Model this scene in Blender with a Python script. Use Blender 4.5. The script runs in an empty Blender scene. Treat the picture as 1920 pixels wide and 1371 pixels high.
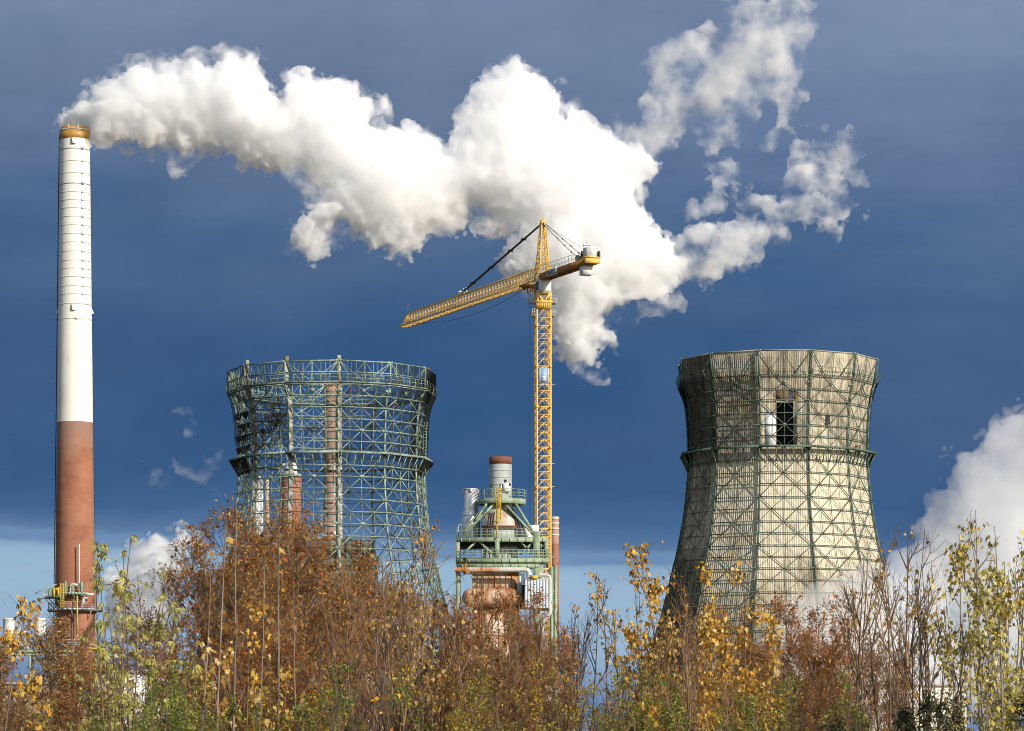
import bpy, math, random
import numpy as np
from mathutils import Vector, Matrix

SC = bpy.context.scene
COL = SC.collection
PI = math.pi
# ---------------------------------------------------------------- camera frame
F = 6500.0            # focal length in photo pixels (1920 wide)
CX, HY = 960.0, 1495.0
CZ = 2.2              # eye height
SUN_AZ, SUN_EL = math.radians(42), math.radians(24)   # sun: behind the camera, to the right

def at(px, py, Y):
    "world point seen at photo pixel (px, py) at distance Y"
    return np.array([(px - CX) * Y / F, Y, CZ + (HY - py) * Y / F])
def xw(px, Y): return (px - CX) * Y / F
def zw(py, Y): return CZ + (HY - py) * Y / F

# ---------------------------------------------------------------- mesh builder
class MB:
    def __init__(self):
        self.V, self.Fq, self.n = [], [], 0
        self.uv = []
        self.mi = []
    def add(self, v, f, mat=0, uv=None):
        v = np.asarray(v, float).reshape(-1, 3)
        f = np.asarray(f, int)
        self.V.append(v); self.Fq.append(f + self.n); self.n += len(v)
        self.mi.append(np.full(len(f), mat, int))
        if uv is not None: self.uv.append(np.asarray(uv, float).reshape(-1, 2))
        return self
    def bars(self, P, Q, w, h=None, mat=0, up=None):
        "square-section bars from P to Q"
        P = np.asarray(P, float).reshape(-1, 3); Q = np.asarray(Q, float).reshape(-1, 3)
        n = len(P)
        if n == 0: return self
        d = Q - P; L = np.linalg.norm(d, axis=1, keepdims=True); d = d / np.maximum(L, 1e-9)
        u = np.tile(np.array([0., 0, 1.]) if up is None else np.asarray(up, float), (n, 1))
        bad = np.abs((d * u).sum(1)) > .97
        u[bad] = [0.8, 0.6, 0.]
        s = np.cross(d, u); s /= np.linalg.norm(s, axis=1, keepdims=True)
        t = np.cross(s, d)
        w = np.broadcast_to(np.asarray(w, float), (n,))[:, None] / 2
        h = w if h is None else np.broadcast_to(np.asarray(h, float), (n,))[:, None] / 2
        c = [P + s*w + t*h, P - s*w + t*h, P - s*w - t*h, P + s*w - t*h,
             Q + s*w + t*h, Q - s*w + t*h, Q - s*w - t*h, Q + s*w - t*h]
        v = np.stack(c, 1).reshape(-1, 3)
        fq = np.array([[0,1,5,4],[1,2,6,5],[2,3,7,6],[3,0,4,7],[3,2,1,0],[4,5,6,7]])
        f = (fq[None] + (np.arange(n)*8)[:, None, None]).reshape(-1, 4)
        return self.add(v, f, mat)
    def bar(self, p, q, w, h=None, mat=0): return self.bars([p], [q], w, h, mat)
    def poly(self, pts, w, h=None, mat=0):
        pts = np.asarray(pts, float); return self.bars(pts[:-1], pts[1:], w, h, mat)
    def box(self, c, s, rz=0, mat=0):
        c = np.asarray(c, float); s = np.asarray(s, float) / 2
        k = np.array([[-1,-1,-1],[1,-1,-1],[1,1,-1],[-1,1,-1],[-1,-1,1],[1,-1,1],[1,1,1],[-1,1,1]]) * s
        if rz:
            a, b = math.cos(rz), math.sin(rz); k = k @ np.array([[a, b, 0], [-b, a, 0], [0, 0, 1]])
        return self.add(k + c, [[0,3,2,1],[4,5,6,7],[0,1,5,4],[1,2,6,5],[2,3,7,6],[3,0,4,7]], mat)
    def tube(self, pts, r, n=10, caps=True, mat=0):
        pts = np.asarray(pts, float); m = len(pts)
        r = np.broadcast_to(np.asarray(r, float), (m,))
        d = np.gradient(pts, axis=0); d /= np.linalg.norm(d, axis=1, keepdims=True)
        refs = np.array([[0.05, 0, 1.], [1., .05, 0], [0, 1., .05]]); ref = refs[np.argmin(np.abs(d @ refs.T).max(0))]
        s = np.cross(d, ref); s /= np.linalg.norm(s, axis=1, keepdims=True); t = np.cross(d, s)
        a = np.linspace(0, 2*PI, n, endpoint=False)
        v = (pts[:, None] + r[:, None, None]*(np.cos(a)[None, :, None]*s[:, None] + np.sin(a)[None, :, None]*t[:, None])).reshape(-1, 3)
        i = np.arange(m-1)[:, None]*n; j = np.arange(n)[None]; j2 = (j+1) % n
        f = np.stack([i+j, i+j2, i+n+j2, i+n+j], -1).reshape(-1, 4)
        self.add(v, f, mat)
        if caps:
            for k in (0, m-1):
                c = self.n; base = v[k*n:(k+1)*n]
                vv = np.vstack([base, pts[k]])
                ff = np.array([[q, (q+1) % n, n, n] for q in range(n)])
                self.add(vv, ff[:, :3] if False else ff, mat)
        return self
    def lathe(self, prof, c=(0, 0, 0), n=48, mat=0, uvscale=None):
        "profile [(r,z)...] revolved about a vertical axis"
        prof = np.asarray(prof, float); m = len(prof); c = np.asarray(c, float)
        a = np.linspace(0, 2*PI, n, endpoint=False)
        v = np.stack([prof[:, :1]*np.sin(a)[None], -prof[:, :1]*np.cos(a)[None], np.repeat(prof[:, 1:], n, 1)], -1).reshape(-1, 3) + c
        i = np.arange(m-1)[:, None]*n; j = np.arange(n)[None]; j2 = (j+1) % n
        f = np.stack([i+j, i+j2, i+n+j2, i+n+j], -1).reshape(-1, 4)
        return self.add(v, f, mat)
    def quad(self, a, b, c, d, mat=0): return self.add([a, b, c, d], [[0, 1, 2, 3]], mat)
    def build(self, name, mats, parent=None, smooth=False, origin=None):
        V = np.vstack(self.V) if self.V else np.zeros((0, 3))
        o3 = np.zeros(3) if origin is None else np.asarray(origin, float)
        me = bpy.data.meshes.new(name)
        V = V - o3
        r_ = parent
        while r_ is not None and r_.parent is not None: r_ = r_.parent
        if r_ is not None and origin is None: V = V - np.array(r_.location)
        loops, starts, tot, mi = [], [], [], []
        k = 0
        for f, m in zip(self.Fq, self.mi):
            if f.shape[1] == 4:
                tri = f[:, 2] == f[:, 3]
                for sel, ncol in ((~tri, 4), (tri, 3)):
                    g = f[sel][:, :ncol]
                    if len(g):
                        loops.append(g.reshape(-1)); starts.append(k + np.arange(len(g))*ncol); k += g.size
                        tot.append(np.full(len(g), ncol)); mi.append(m[sel])
            else:
                nc = f.shape[1]
                loops.append(f.reshape(-1)); starts.append(k + np.arange(len(f))*nc); k += f.size
                tot.append(np.full(len(f), nc)); mi.append(m)
        loops = np.concatenate(loops); starts = np.concatenate(starts); tot = np.concatenate(tot); mi = np.concatenate(mi)
        me.vertices.add(len(V)); me.vertices.foreach_set('co', V.astype(np.float32).ravel())
        me.loops.add(len(loops)); me.loops.foreach_set('vertex_index', loops.astype(np.int32))
        me.polygons.add(len(starts)); me.polygons.foreach_set('loop_start', starts.astype(np.int32))
        me.polygons.foreach_set('material_index', mi.astype(np.int32))
        if smooth: me.polygons.foreach_set('use_smooth', np.ones(len(starts), bool))
        if self.uv:
            u = np.vstack(self.uv)
            l = me.uv_layers.new(name='UVMap'); l.data.foreach_set('uv', u[loops].astype(np.float32).ravel())
        for m in (mats if isinstance(mats, (list, tuple)) else [mats]): me.materials.append(m)
        me.update(calc_edges=True); me.validate()
        o = bpy.data.objects.new(name, me); COL.objects.link(o)
        if origin is not None: o.location = o3
        if parent is not None:
            o.parent = parent
        return o

def thing(name, label, cat, loc=(0, 0, 0), group=None):
    "an Empty at the thing's base; parts are built in world space and stored relative to it"
    o = bpy.data.objects.new(name, None); COL.objects.link(o)
    o.location = [float(x) for x in loc]; o.empty_display_size = .5
    o['label'] = label; o['category'] = cat
    if group: o['group'] = group
    return o
def tag(o, label=None, cat=None, group=None, kind=None):
    if label: o['label'] = label
    if cat: o['category'] = cat
    if group: o['group'] = group
    if kind: o['kind'] = kind
    return o

# ---------------------------------------------------------------- materials
def srgb(r, g, b):
    f = lambda c: (c/255/12.92) if c/255 <= .04045 else ((c/255+.055)/1.055)**2.4
    return (f(r), f(g), f(b), 1)
class NT:
    def __init__(self, name):
        self.m = bpy.data.materials.new(name); self.m.use_nodes = True
        self.t = self.m.node_tree; self.t.nodes.clear()
        self.out = self.t.nodes.new('ShaderNodeOutputMaterial')
    def n(self, typ, **kw):
        nd = self.t.nodes.new(typ)
        for k, v in kw.items():
            if k in nd.inputs.keys(): nd.inputs[k].default_value = v
            else: setattr(nd, k, v)
        return nd
    def l(self, a, b): self.t.links.new(a, b)
    def ramp(self, fac, stops, interp='LINEAR'):
        r = self.t.nodes.new('ShaderNodeValToRGB'); r.color_ramp.interpolation = interp
        e = r.color_ramp.elements
        while len(e) > 1: e.remove(e[-1])
        e[0].position, e[0].color = stops[0]
        for p, c in stops[1:]:
            x = e.new(p); x.color = c
        self.l(fac, r.inputs[0]); return r.outputs[0]
    def mix(self, fac, a, b, mode='MIX'):
        x = self.t.nodes.new('ShaderNodeMix'); x.data_type = 'RGBA'; x.blend_type = mode
        for s, v in ((x.inputs[0], fac), (x.inputs[6], a), (x.inputs[7], b)):
            if hasattr(v, 'is_output'): self.l(v, s)
            else: s.default_value = v
        return x.outputs[2]
    def math(self, op, a, b=0.0, c=None, clamp=False):
        x = self.t.nodes.new('ShaderNodeMath'); x.operation = op; x.use_clamp = clamp
        for s, v in zip(x.inputs, (a, b, c)):
            if v is None: continue
            if hasattr(v, 'is_output'): self.l(v, s)
            else: s.default_value = v
        return x.outputs[0]
    def noise(self, vec, scale, detail=4, rough=.55, stretch=None, off=None):
        if stretch is not None or off is not None:
            mp = self.n('ShaderNodeMapping'); self.l(vec, mp.inputs[0])
            if stretch is not None: mp.inputs['Scale'].default_value = stretch
            if off is not None: mp.inputs['Location'].default_value = off
            vec = mp.outputs[0]
        x = self.n('ShaderNodeTexNoise'); x.inputs['Scale'].default_value = scale
        x.inputs['Detail'].default_value = detail; x.inputs['Roughness'].default_value = rough
        self.l(vec, x.inputs['Vector']); return x.outputs['Fac']
    def pos(self): return self.n('ShaderNodeNewGeometry').outputs['Position']
    def uvn(self): return self.n('ShaderNodeTexCoord').outputs['UV']
    def bsdf(self, color, rough=.7, metal=0.0, bump=None, bstr=.3, bdist=.05, spec=.4):
        b = self.n('ShaderNodeBsdfPrincipled')
        for k, v in (('Base Color', color), ('Roughness', rough), ('Metallic', metal)):
            if hasattr(v, 'is_output'): self.l(v, b.inputs[k])
            else: b.inputs[k].default_value = v
        b.inputs['Specular IOR Level'].default_value = spec
        if bump is not None:
            bp = self.n('ShaderNodeBump'); bp.inputs['Strength'].default_value = bstr; bp.inputs['Distance'].default_value = bdist
            self.l(bump, bp.inputs['Height']); self.l(bp.outputs[0], b.inputs['Normal'])
        self.l(b.outputs[0], self.out.inputs[0]); return b

def c4(r, g, b): return (r, g, b, 1)
def paint(name, base, dark, rough=.6, metal=0, scale=1.2, streak=True, lo=.45, hi=.75, spec=.4):
    "weathered paint: base colour with darker dirt in blotches and vertical runs"
    t = NT(name); p = t.pos()
    a = t.noise(p, scale, 5, .65)
    if streak:
        b = t.noise(p, scale*1.6, 3, .6, stretch=(1, 1, .12))
        a = t.math('ADD', t.math('MULTIPLY', a, .5), t.math('MULTIPLY', b, .5))
    m = t.n('ShaderNodeMapRange'); m.inputs[1].default_value = lo; m.inputs[2].default_value = hi
    t.l(a, m.inputs[0])
    col = t.mix(m.outputs[0], base, dark)
    fine = t.noise(p, scale*9, 2, .5)
    col = t.mix(t.math('MULTIPLY', t.math('SUBTRACT', fine, .35, clamp=True), .5), col, tuple(x*.6 for x in dark[:3]) + (1,))
    t.bsdf(col, rough, metal, spec=spec)
    return t.m

M = {}
M['white_paint'] = paint('white_paint', c4(.80, .79, .74), c4(.62, .60, .53), .55, scale=.35, lo=.5, hi=.85)
M['bronze'] = paint('bronze_band', c4(.50, .27, .06), c4(.20, .09, .03), .45, scale=.9, spec=.5)
M['dark_steel'] = paint('dark_steel', c4(.035, .035, .035), c4(.07, .045, .03), .7)
M['pale_green'] = paint('pale_green_steel', c4(.36, .46, .38), c4(.09, .11, .085), .65, scale=1.1, lo=.42, hi=.66)
M['mint'] = paint('mint_green_paint', c4(.33, .42, .29), c4(.13, .15, .085), .65, scale=.9, lo=.46, hi=.72)
M['deep_green'] = paint('mossy_green_steel', c4(.13, .19, .14), c4(.04, .05, .033), .7, scale=1.3, lo=.4, hi=.7)
M['column'] = paint('old_column_paint', c4(.52, .50, .42), c4(.12, .11, .08), .7, scale=1.3, lo=.44, hi=.62)
M['gusset'] = paint('gusset_plate', c4(.42, .52, .40), c4(.16, .18, .12), .65, scale=1.5)
M['yellow'] = paint('crane_yellow', c4(.86, .55, .15), c4(.50, .27, .06), .55, scale=.8, lo=.48, hi=.8)
M['shaded_yellow'] = paint('shaded_crane_paint', c4(.42, .20, .045), c4(.18, .07, .02), .6, scale=1.0)  # crane yellow browned, the counter jib's shaded side put into the colour
M['safety_yellow'] = paint('safety_yellow', c4(.72, .50, .06), c4(.40, .25, .05), .5)
M['white_box'] = paint('white_enamel', c4(.84, .84, .82), c4(.66, .66, .62), .4, scale=.6)
M['galv'] = paint('galvanised_rail', c4(.55, .57, .58), c4(.32, .33, .33), .45, .3)
M['silver'] = paint('aluminium_sheet', c4(.74, .75, .76), c4(.56, .57, .58), .38, .55, scale=.6)
M['grey_sheet'] = paint('grey_plate', c4(.46, .50, .49), c4(.30, .31, .29), .6, scale=.5)
M['concrete'] = paint('concrete', c4(.42, .40, .36), c4(.24, .22, .19), .9, scale=.5)
M['cream_wall'] = paint('cream_wall', c4(.72, .68, .58), c4(.50, .46, .38), .8, scale=.2)
M['white_wall'] = paint('white_wall', c4(.82, .82, .80), c4(.64, .64, .62), .8, scale=.2)
M['pale_pipe'] = paint('pale_lagging', c4(.60, .58, .53), c4(.40, .36, .30), .6, scale=.7)
M['black'] = paint('black_rubber_and_shade', c4(.015, .016, .018), c4(.03, .03, .03), .6)
M['glass'] = paint('dark_glass', c4(.02, .035, .07), c4(.03, .05, .09), .08, spec=.8)
M['sign_blue'] = paint('pale_blue_panel', c4(.30, .45, .66), c4(.26, .38, .55), .5)
M['navy'] = paint('navy_letter', c4(.01, .05, .17), c4(.015, .05, .15), .5)
M['red'] = paint('red_paint', c4(.50, .04, .05), c4(.35, .04, .04), .6)
M['rope'] = paint('steel_rope', c4(.02, .022, .025), c4(.035, .035, .035), .6)
M['red_tape'] = paint('faded_red_tape', c4(.40, .09, .06), c4(.25, .07, .05), .8)

def rusty(name, base, rust, dark, amount=.5, scale=.45):
    t = NT(name); p = t.pos()
    s = t.noise(p, scale*2.2, 5, .6, stretch=(1, 1, .16))
    b = t.noise(p, scale, 6, .65)
    v = t.math('ADD', t.math('MULTIPLY', s, .55), t.math('MULTIPLY', b, .45))
    col = t.ramp(v, [(amount-.1, base), (amount, tuple(.55*x+.45*y for x, y in zip(base, rust))), (amount+.07, rust), (amount+.2, dark)])
    t.bsdf(col, .8, 0, bump=b, bstr=.2); return t.m
M['rust_casing'] = rusty('rust_streaked_casing', c4(.62, .55, .44), c4(.42, .17, .055), c4(.18, .06, .025), .495)
M['rust_drum'] = rusty('rusty_drum', c4(.64, .52, .40), c4(.42, .19, .09), c4(.22, .085, .045), .50)
M['rust_pipe'] = rusty('rusty_pipe', c4(.62, .52, .44), c4(.45, .17, .06), c4(.22, .07, .03), .47)
M['rust_cap'] = rusty('rusty_cap', c4(.26, .10, .06), c4(.20, .075, .045), c4(.12, .045, .03), .45)
M['hood'] = rusty('rust_stained_hood', c4(.50, .52, .48), c4(.38, .19, .08), c4(.20, .08, .04), .56, .3)

def brick(name, a, b, dark, course=.16, patch=None, patch_scale=.09, white=None):
    "chimney brickwork: fine courses, blotches, repaired bands"
    t = NT(name); p = t.pos()
    sep = t.n('ShaderNodeSeparateXYZ'); t.l(p, sep.inputs[0])
    blot = t.noise(p, .22, 6, .65)
    col = t.ramp(blot, [(.32, dark), (.5, a), (.72, b)])
    cells = t.n('ShaderNodeTexVoronoi'); cells.inputs['Scale'].default_value = 3.2
    mp = t.n('ShaderNodeMapping'); mp.inputs['Scale'].default_value = (1, 1, 2.2); t.l(p, mp.inputs[0]); t.l(mp.outputs[0], cells.inputs['Vector'])
    cs = t.n('ShaderNodeSeparateColor'); t.l(cells.outputs['Color'], cs.inputs[0])
    col = t.mix(t.math('MULTIPLY', cs.outputs[0], .35), col, tuple(x*.62 for x in a[:3])+(1,))
    w = t.math('FRACT', t.math('MULTIPLY', sep.outputs[2], 1/course))
    j = t.math('LESS_THAN', w, .16)
    col = t.mix(t.math('MULTIPLY', j, .30), col, c4(.42, .34, .28))
    if patch is not None:
        cm = t.n('ShaderNodeCombineXYZ'); t.l(t.math('MULTIPLY', sep.outputs[0], .22), cm.inputs[0]); t.l(sep.outputs[2], cm.inputs[2])
        vz = t.n('ShaderNodeTexVoronoi'); vz.feature = 'F1'; vz.distance = 'CHEBYCHEV'; vz.inputs['Scale'].default_value = patch_scale*4
        t.l(cm.outputs[0], vz.inputs['Vector'])
        s2 = t.n('ShaderNodeSeparateColor'); t.l(vz.outputs['Color'], s2.inputs[0])
        col = t.mix(t.math('MULTIPLY', t.math('GREATER_THAN', s2.outputs[1], .62), .3), col, patch)
    t.bsdf(col, .88, 0, bump=blot, bstr=.15); return t.m
M['brick_red'] = brick('red_brick', c4(.36, .14, .075), c4(.42, .18, .10), c4(.23, .085, .048), .17, c4(.43, .21, .125), .05)
M['brick_old'] = brick('old_brick', c4(.42, .255, .19), c4(.52, .35, .27), c4(.27, .155, .11), .2, c4(.47, .32, .24), .12)
M['brick_bright'] = brick('orange_brick', c4(.40, .14, .075), c4(.46, .20, .12), c4(.30, .10, .055), .17)
M['brick_dark'] = brick('brown_brick', c4(.33, .15, .10), c4(.40, .20, .135), c4(.22, .10, .065), .17)
# ---------------------------------------------------------------- camera, sun, sky
cam = bpy.data.cameras.new('camera'); cam.sensor_width = 36; cam.lens = 36*F/1920
cam.shift_y = (HY - 685.5)/1920; cam.clip_start = .5; cam.clip_end = 20000
co = bpy.data.objects.new('camera', cam); co.location = (0, 0, CZ); co.rotation_euler = (PI/2, 0, 0)
COL.objects.link(co); SC.camera = co

sun = bpy.data.lights.new('sun', 'SUN'); sun.energy = 4.6; sun.angle = math.radians(.5); sun.color = (1, .93, .82)
so = bpy.data.objects.new('sun', sun); COL.objects.link(so)
sdir = Vector((math.sin(SUN_AZ)*math.cos(SUN_EL), -math.cos(SUN_AZ)*math.cos(SUN_EL), math.sin(SUN_EL)))
so.rotation_euler = sdir.to_track_quat('Z', 'Y').to_euler(); so.location = (60, -60, 60)

W = bpy.data.worlds.new('World'); SC.world = W; W.use_nodes = True
wt = NT.__new__(NT); wt.t = W.node_tree; wt.t.nodes.clear()
out = wt.n('ShaderNodeOutputWorld')
sky = wt.n('ShaderNodeTexSky'); sky.sky_type = 'NISHITA'; sky.sun_disc = False
sky.sun_elevation = SUN_EL; sky.sun_rotation = math.atan2(sdir.x, sdir.y)
sky.altitude = 60; sky.air_density = 1; sky.dust_density = 1; sky.ozone_density = 1.5
bgA = wt.n('ShaderNodeBackground', Strength=.115); wt.l(sky.outputs[0], bgA.inputs[0])
gen = wt.n('ShaderNodeTexCoord').outputs['Generated']
sp = wt.n('ShaderNodeSeparateXYZ'); wt.l(gen, sp.inputs[0])
yy = wt.math('MAXIMUM', sp.outputs[1], .02)
el = wt.math('DIVIDE', sp.outputs[2], yy); az = wt.math('DIVIDE', sp.outputs[0], yy)
# long flat cloud layers: noise stretched sideways
cv = wt.n('ShaderNodeCombineXYZ'); wt.l(az, cv.inputs[0]); wt.l(wt.math('MULTIPLY', el, 3.2), cv.inputs[1])
n1 = wt.noise(cv.outputs[0], 9, 5, .55); n2 = wt.noise(cv.outputs[0], 26, 5, .6, stretch=(.6, 1.6, 1))
n3 = wt.noise(cv.outputs[0], 4.5, 3, .5, off=(3.1, 1.7, 0))
t0 = wt.math('ADD', wt.math('DIVIDE', el, 1495/6500), wt.math('MULTIPLY', wt.math('ADD', az, .14), wt.math('MULTIPLY', .20, 1.0)))
wamp = wt.n('ShaderNodeMapRange'); wamp.inputs[1].default_value = .32; wamp.inputs[2].default_value = .6; wamp.inputs[3].default_value = .045; wamp.inputs[4].default_value = .20; wt.l(t0, wamp.inputs[0])
warp = wt.math('MULTIPLY', wt.math('ADD', wt.math('MULTIPLY', wt.math('SUBTRACT', n1, .5), .75), wt.math('MULTIPLY', wt.math('SUBTRACT', n2, .5), .45)), wamp.outputs[0])
tt = wt.math('ADD', t0, warp)
S = srgb
bank = wt.ramp(wt.math('DIVIDE', tt, 1.6), [(p/1.6, c) for p, c in [
    (0.0, S(90, 110, 158)), (.08, S(90, 112, 160)), (.15, S(104, 134, 178)), (.205, S(150, 178, 206)), (.26, S(152, 183, 209)), (.304, S(150, 182, 209)), (.318, S(142, 175, 204)),
    (.324, S(108, 140, 178)), (.336, S(112, 145, 184)), (.346, S(88, 120, 160)), (.375, S(66, 102, 147)), (.42, S(54, 90, 134)), (.5, S(52, 88, 132)), (.6, S(54, 89, 132)),
    (.70, S(64, 97, 138)), (.74, S(72, 102, 141)), (.80, S(85, 110, 147)), (.90, S(105, 127, 162)), (1.0, S(120, 140, 172)), (1.25, S(126, 144, 174)), (1.55, S(122, 140, 172))]])
# greyer, lighter drifts inside the cloud bank
gm = wt.n('ShaderNodeMapRange'); gm.inputs[1].default_value = .40; gm.inputs[2].default_value = .68; wt.l(n3, gm.inputs[0])
hi = wt.n('ShaderNodeMapRange'); hi.inputs[1].default_value = .36; hi.inputs[2].default_value = .7; wt.l(t0, hi.inputs[0])
bank = wt.mix(wt.math('MULTIPLY', wt.math('MULTIPLY', gm.outputs[0], hi.outputs[0]), .6), bank, S(100, 118, 147))
# dim grey cloud lying in the light strip by the horizon
low = wt.n('ShaderNodeMapRange'); low.inputs[1].default_value = .50; low.inputs[2].default_value = .68; wt.l(n2, low.inputs[0])
lm = wt.n('ShaderNodeMapRange'); lm.inputs[1].default_value = .34; lm.inputs[2].default_value = .25; wt.l(t0, lm.inputs[0])
bank = wt.mix(wt.math('MULTIPLY', wt.math('MULTIPLY', low.outputs[0], lm.outputs[0]), .6), bank, S(160, 176, 206))
# soft mottling of the storm cloud
cm_ = wt.n('ShaderNodeCombineXYZ'); wt.l(az, cm_.inputs[0]); wt.l(wt.math('MULTIPLY', el, 1.7), cm_.inputs[1])
n4 = wt.noise(cm_.outputs[0], 17, 6, .58, off=(5.2, .7, 0)); n5 = wt.noise(cm_.outputs[0], 55, 4, .55)
mv = wt.math('ADD', wt.math('MULTIPLY', n4, .75), wt.math('MULTIPLY', n5, .25))
bank = wt.mix(1.0, bank, wt.ramp(mv, [(.30, c4(.84, .86, .90)), (.5, c4(1, 1, 1)), (.70, c4(1.16, 1.13, 1.08))]), 'MULTIPLY')
bgB = wt.n('ShaderNodeBackground', Strength=1.0); wt.l(bank, bgB.inputs[0])
front = wt.n('ShaderNodeMapRange'); front.inputs[1].default_value = .05; front.inputs[2].default_value = .45; wt.l(sp.outputs[1], front.inputs[0])
zen = wt.n('ShaderNodeMapRange'); zen.inputs[1].default_value = .85; zen.inputs[2].default_value = .45; wt.l(sp.outputs[2], zen.inputs[0])
mx = wt.n('ShaderNodeMixShader'); wt.l(wt.math('MULTIPLY', front.outputs[0], zen.outputs[0]), mx.inputs[0])
wt.l(bgA.outputs[0], mx.inputs[1]); wt.l(bgB.outputs[0], mx.inputs[2]); wt.l(mx.outputs[0], out.inputs[0])

SC.view_settings.view_transform = 'Standard'; SC.view_settings.look = 'None'
SC.view_settings.exposure = 0; SC.view_settings.gamma = 1
cy = SC.cycles
cy.use_denoising = True; cy.filter_width = .9
try: cy.denoiser = 'OPENIMAGEDENOISE'
except Exception: pass
try: cy.denoising_input_passes = 'RGB_ALBEDO_NORMAL'; cy.denoising_prefilter = 'ACCURATE'; cy.denoising_quality = 'HIGH'
except Exception: pass
cy.max_bounces = 60; cy.diffuse_bounces = 3; cy.glossy_bounces = 2; cy.transmission_bounces = 3
cy.transparent_max_bounces = 32; cy.volume_bounces = 48; cy.sample_clamp_indirect = 6
cy.volume_step_rate = .35; cy.volume_max_steps = 256
cy.use_adaptive_sampling = True; cy.adaptive_threshold = .02

# ---------------------------------------------------------------- ground
gt = NT('rough_ground'); gp = gt.pos()
gt.bsdf(gt.ramp(gt.noise(gp, .08, 8, .7), [(.3, c4(.05, .04, .025)), (.5, c4(.09, .075, .04)), (.7, c4(.06, .08, .03))]), .95, bump=gt.noise(gp, 1.5, 5), bstr=.5)
g = MB(); xs = np.concatenate([np.linspace(-4000, -300, 8), np.linspace(-240, 240, 25), np.linspace(300, 4000, 8)])
ys = np.concatenate([np.linspace(-400, -20, 6), np.linspace(0, 700, 40), np.linspace(800, 9000, 12)])
rg = np.random.default_rng(3)
gx, gy = np.meshgrid(xs, ys, indexing='ij'); gz = np.where(gy > 90, -.05, rg.uniform(-.12, .08, gx.shape))
i, j = np.meshgrid(np.arange(len(xs)-1), np.arange(len(ys)-1), indexing='ij'); ny = len(ys)
g.add(np.stack([gx, gy, gz], -1).reshape(-1, 3), np.stack([i*ny+j, (i+1)*ny+j, (i+1)*ny+j+1, i*ny+j+1], -1).reshape(-1, 4))
tag(g.build('ground', gt.m), 'rough earth ground under the trees and the power station', kind='structure')
# ================================================================ cooling towers
def ring_pts(cx, Yc, R, z, ph, n=12):
    a = ph + np.arange(n)*2*PI/n
    return np.stack([cx + R*np.sin(a), Yc - R*np.cos(a), np.full(n, z)], -1)

def sil(prof, y):
    "silhouette half width (photo px) at photo row y -> interpolated profile"
    ys = [p[0] for p in prof]; ws = [p[1] for p in prof]
    return np.interp(y, ys, ws)

class Tower:
    def __init__(s, px, Yc, phase, prof, W0):
        s.cx, s.Yc, s.ph = xw(px, Yc), Yc, phase
        s.prof = prof; s.k = Yc/F; s.W0 = W0
    def R(s, z):
        y = HY - (z - CZ)/s.k
        return sil(s.prof, y)*s.k
    def zf(s, yfront):
        "height of a ring whose front edge is seen at photo row yfront"
        z = CZ + (HY - yfront)*s.k
        for _ in range(4): z = CZ + (HY - yfront)*(s.Yc - s.R(z)*math.cos(PI/12))/F
        return z
    def pt(s, k, z, dr=0.0):
        a = s.ph + k*PI/6; r = s.R(z) + dr
        return np.array([s.cx + r*math.sin(a), s.Yc - r*math.cos(a), z])
    def fp(s, k, u, z, dr=0.0):
        "point on facet k (corner k to k+1) at fraction u"
        return s.pt(k, z, dr)*(1-u) + s.pt(k+1, z, dr)*u

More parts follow.
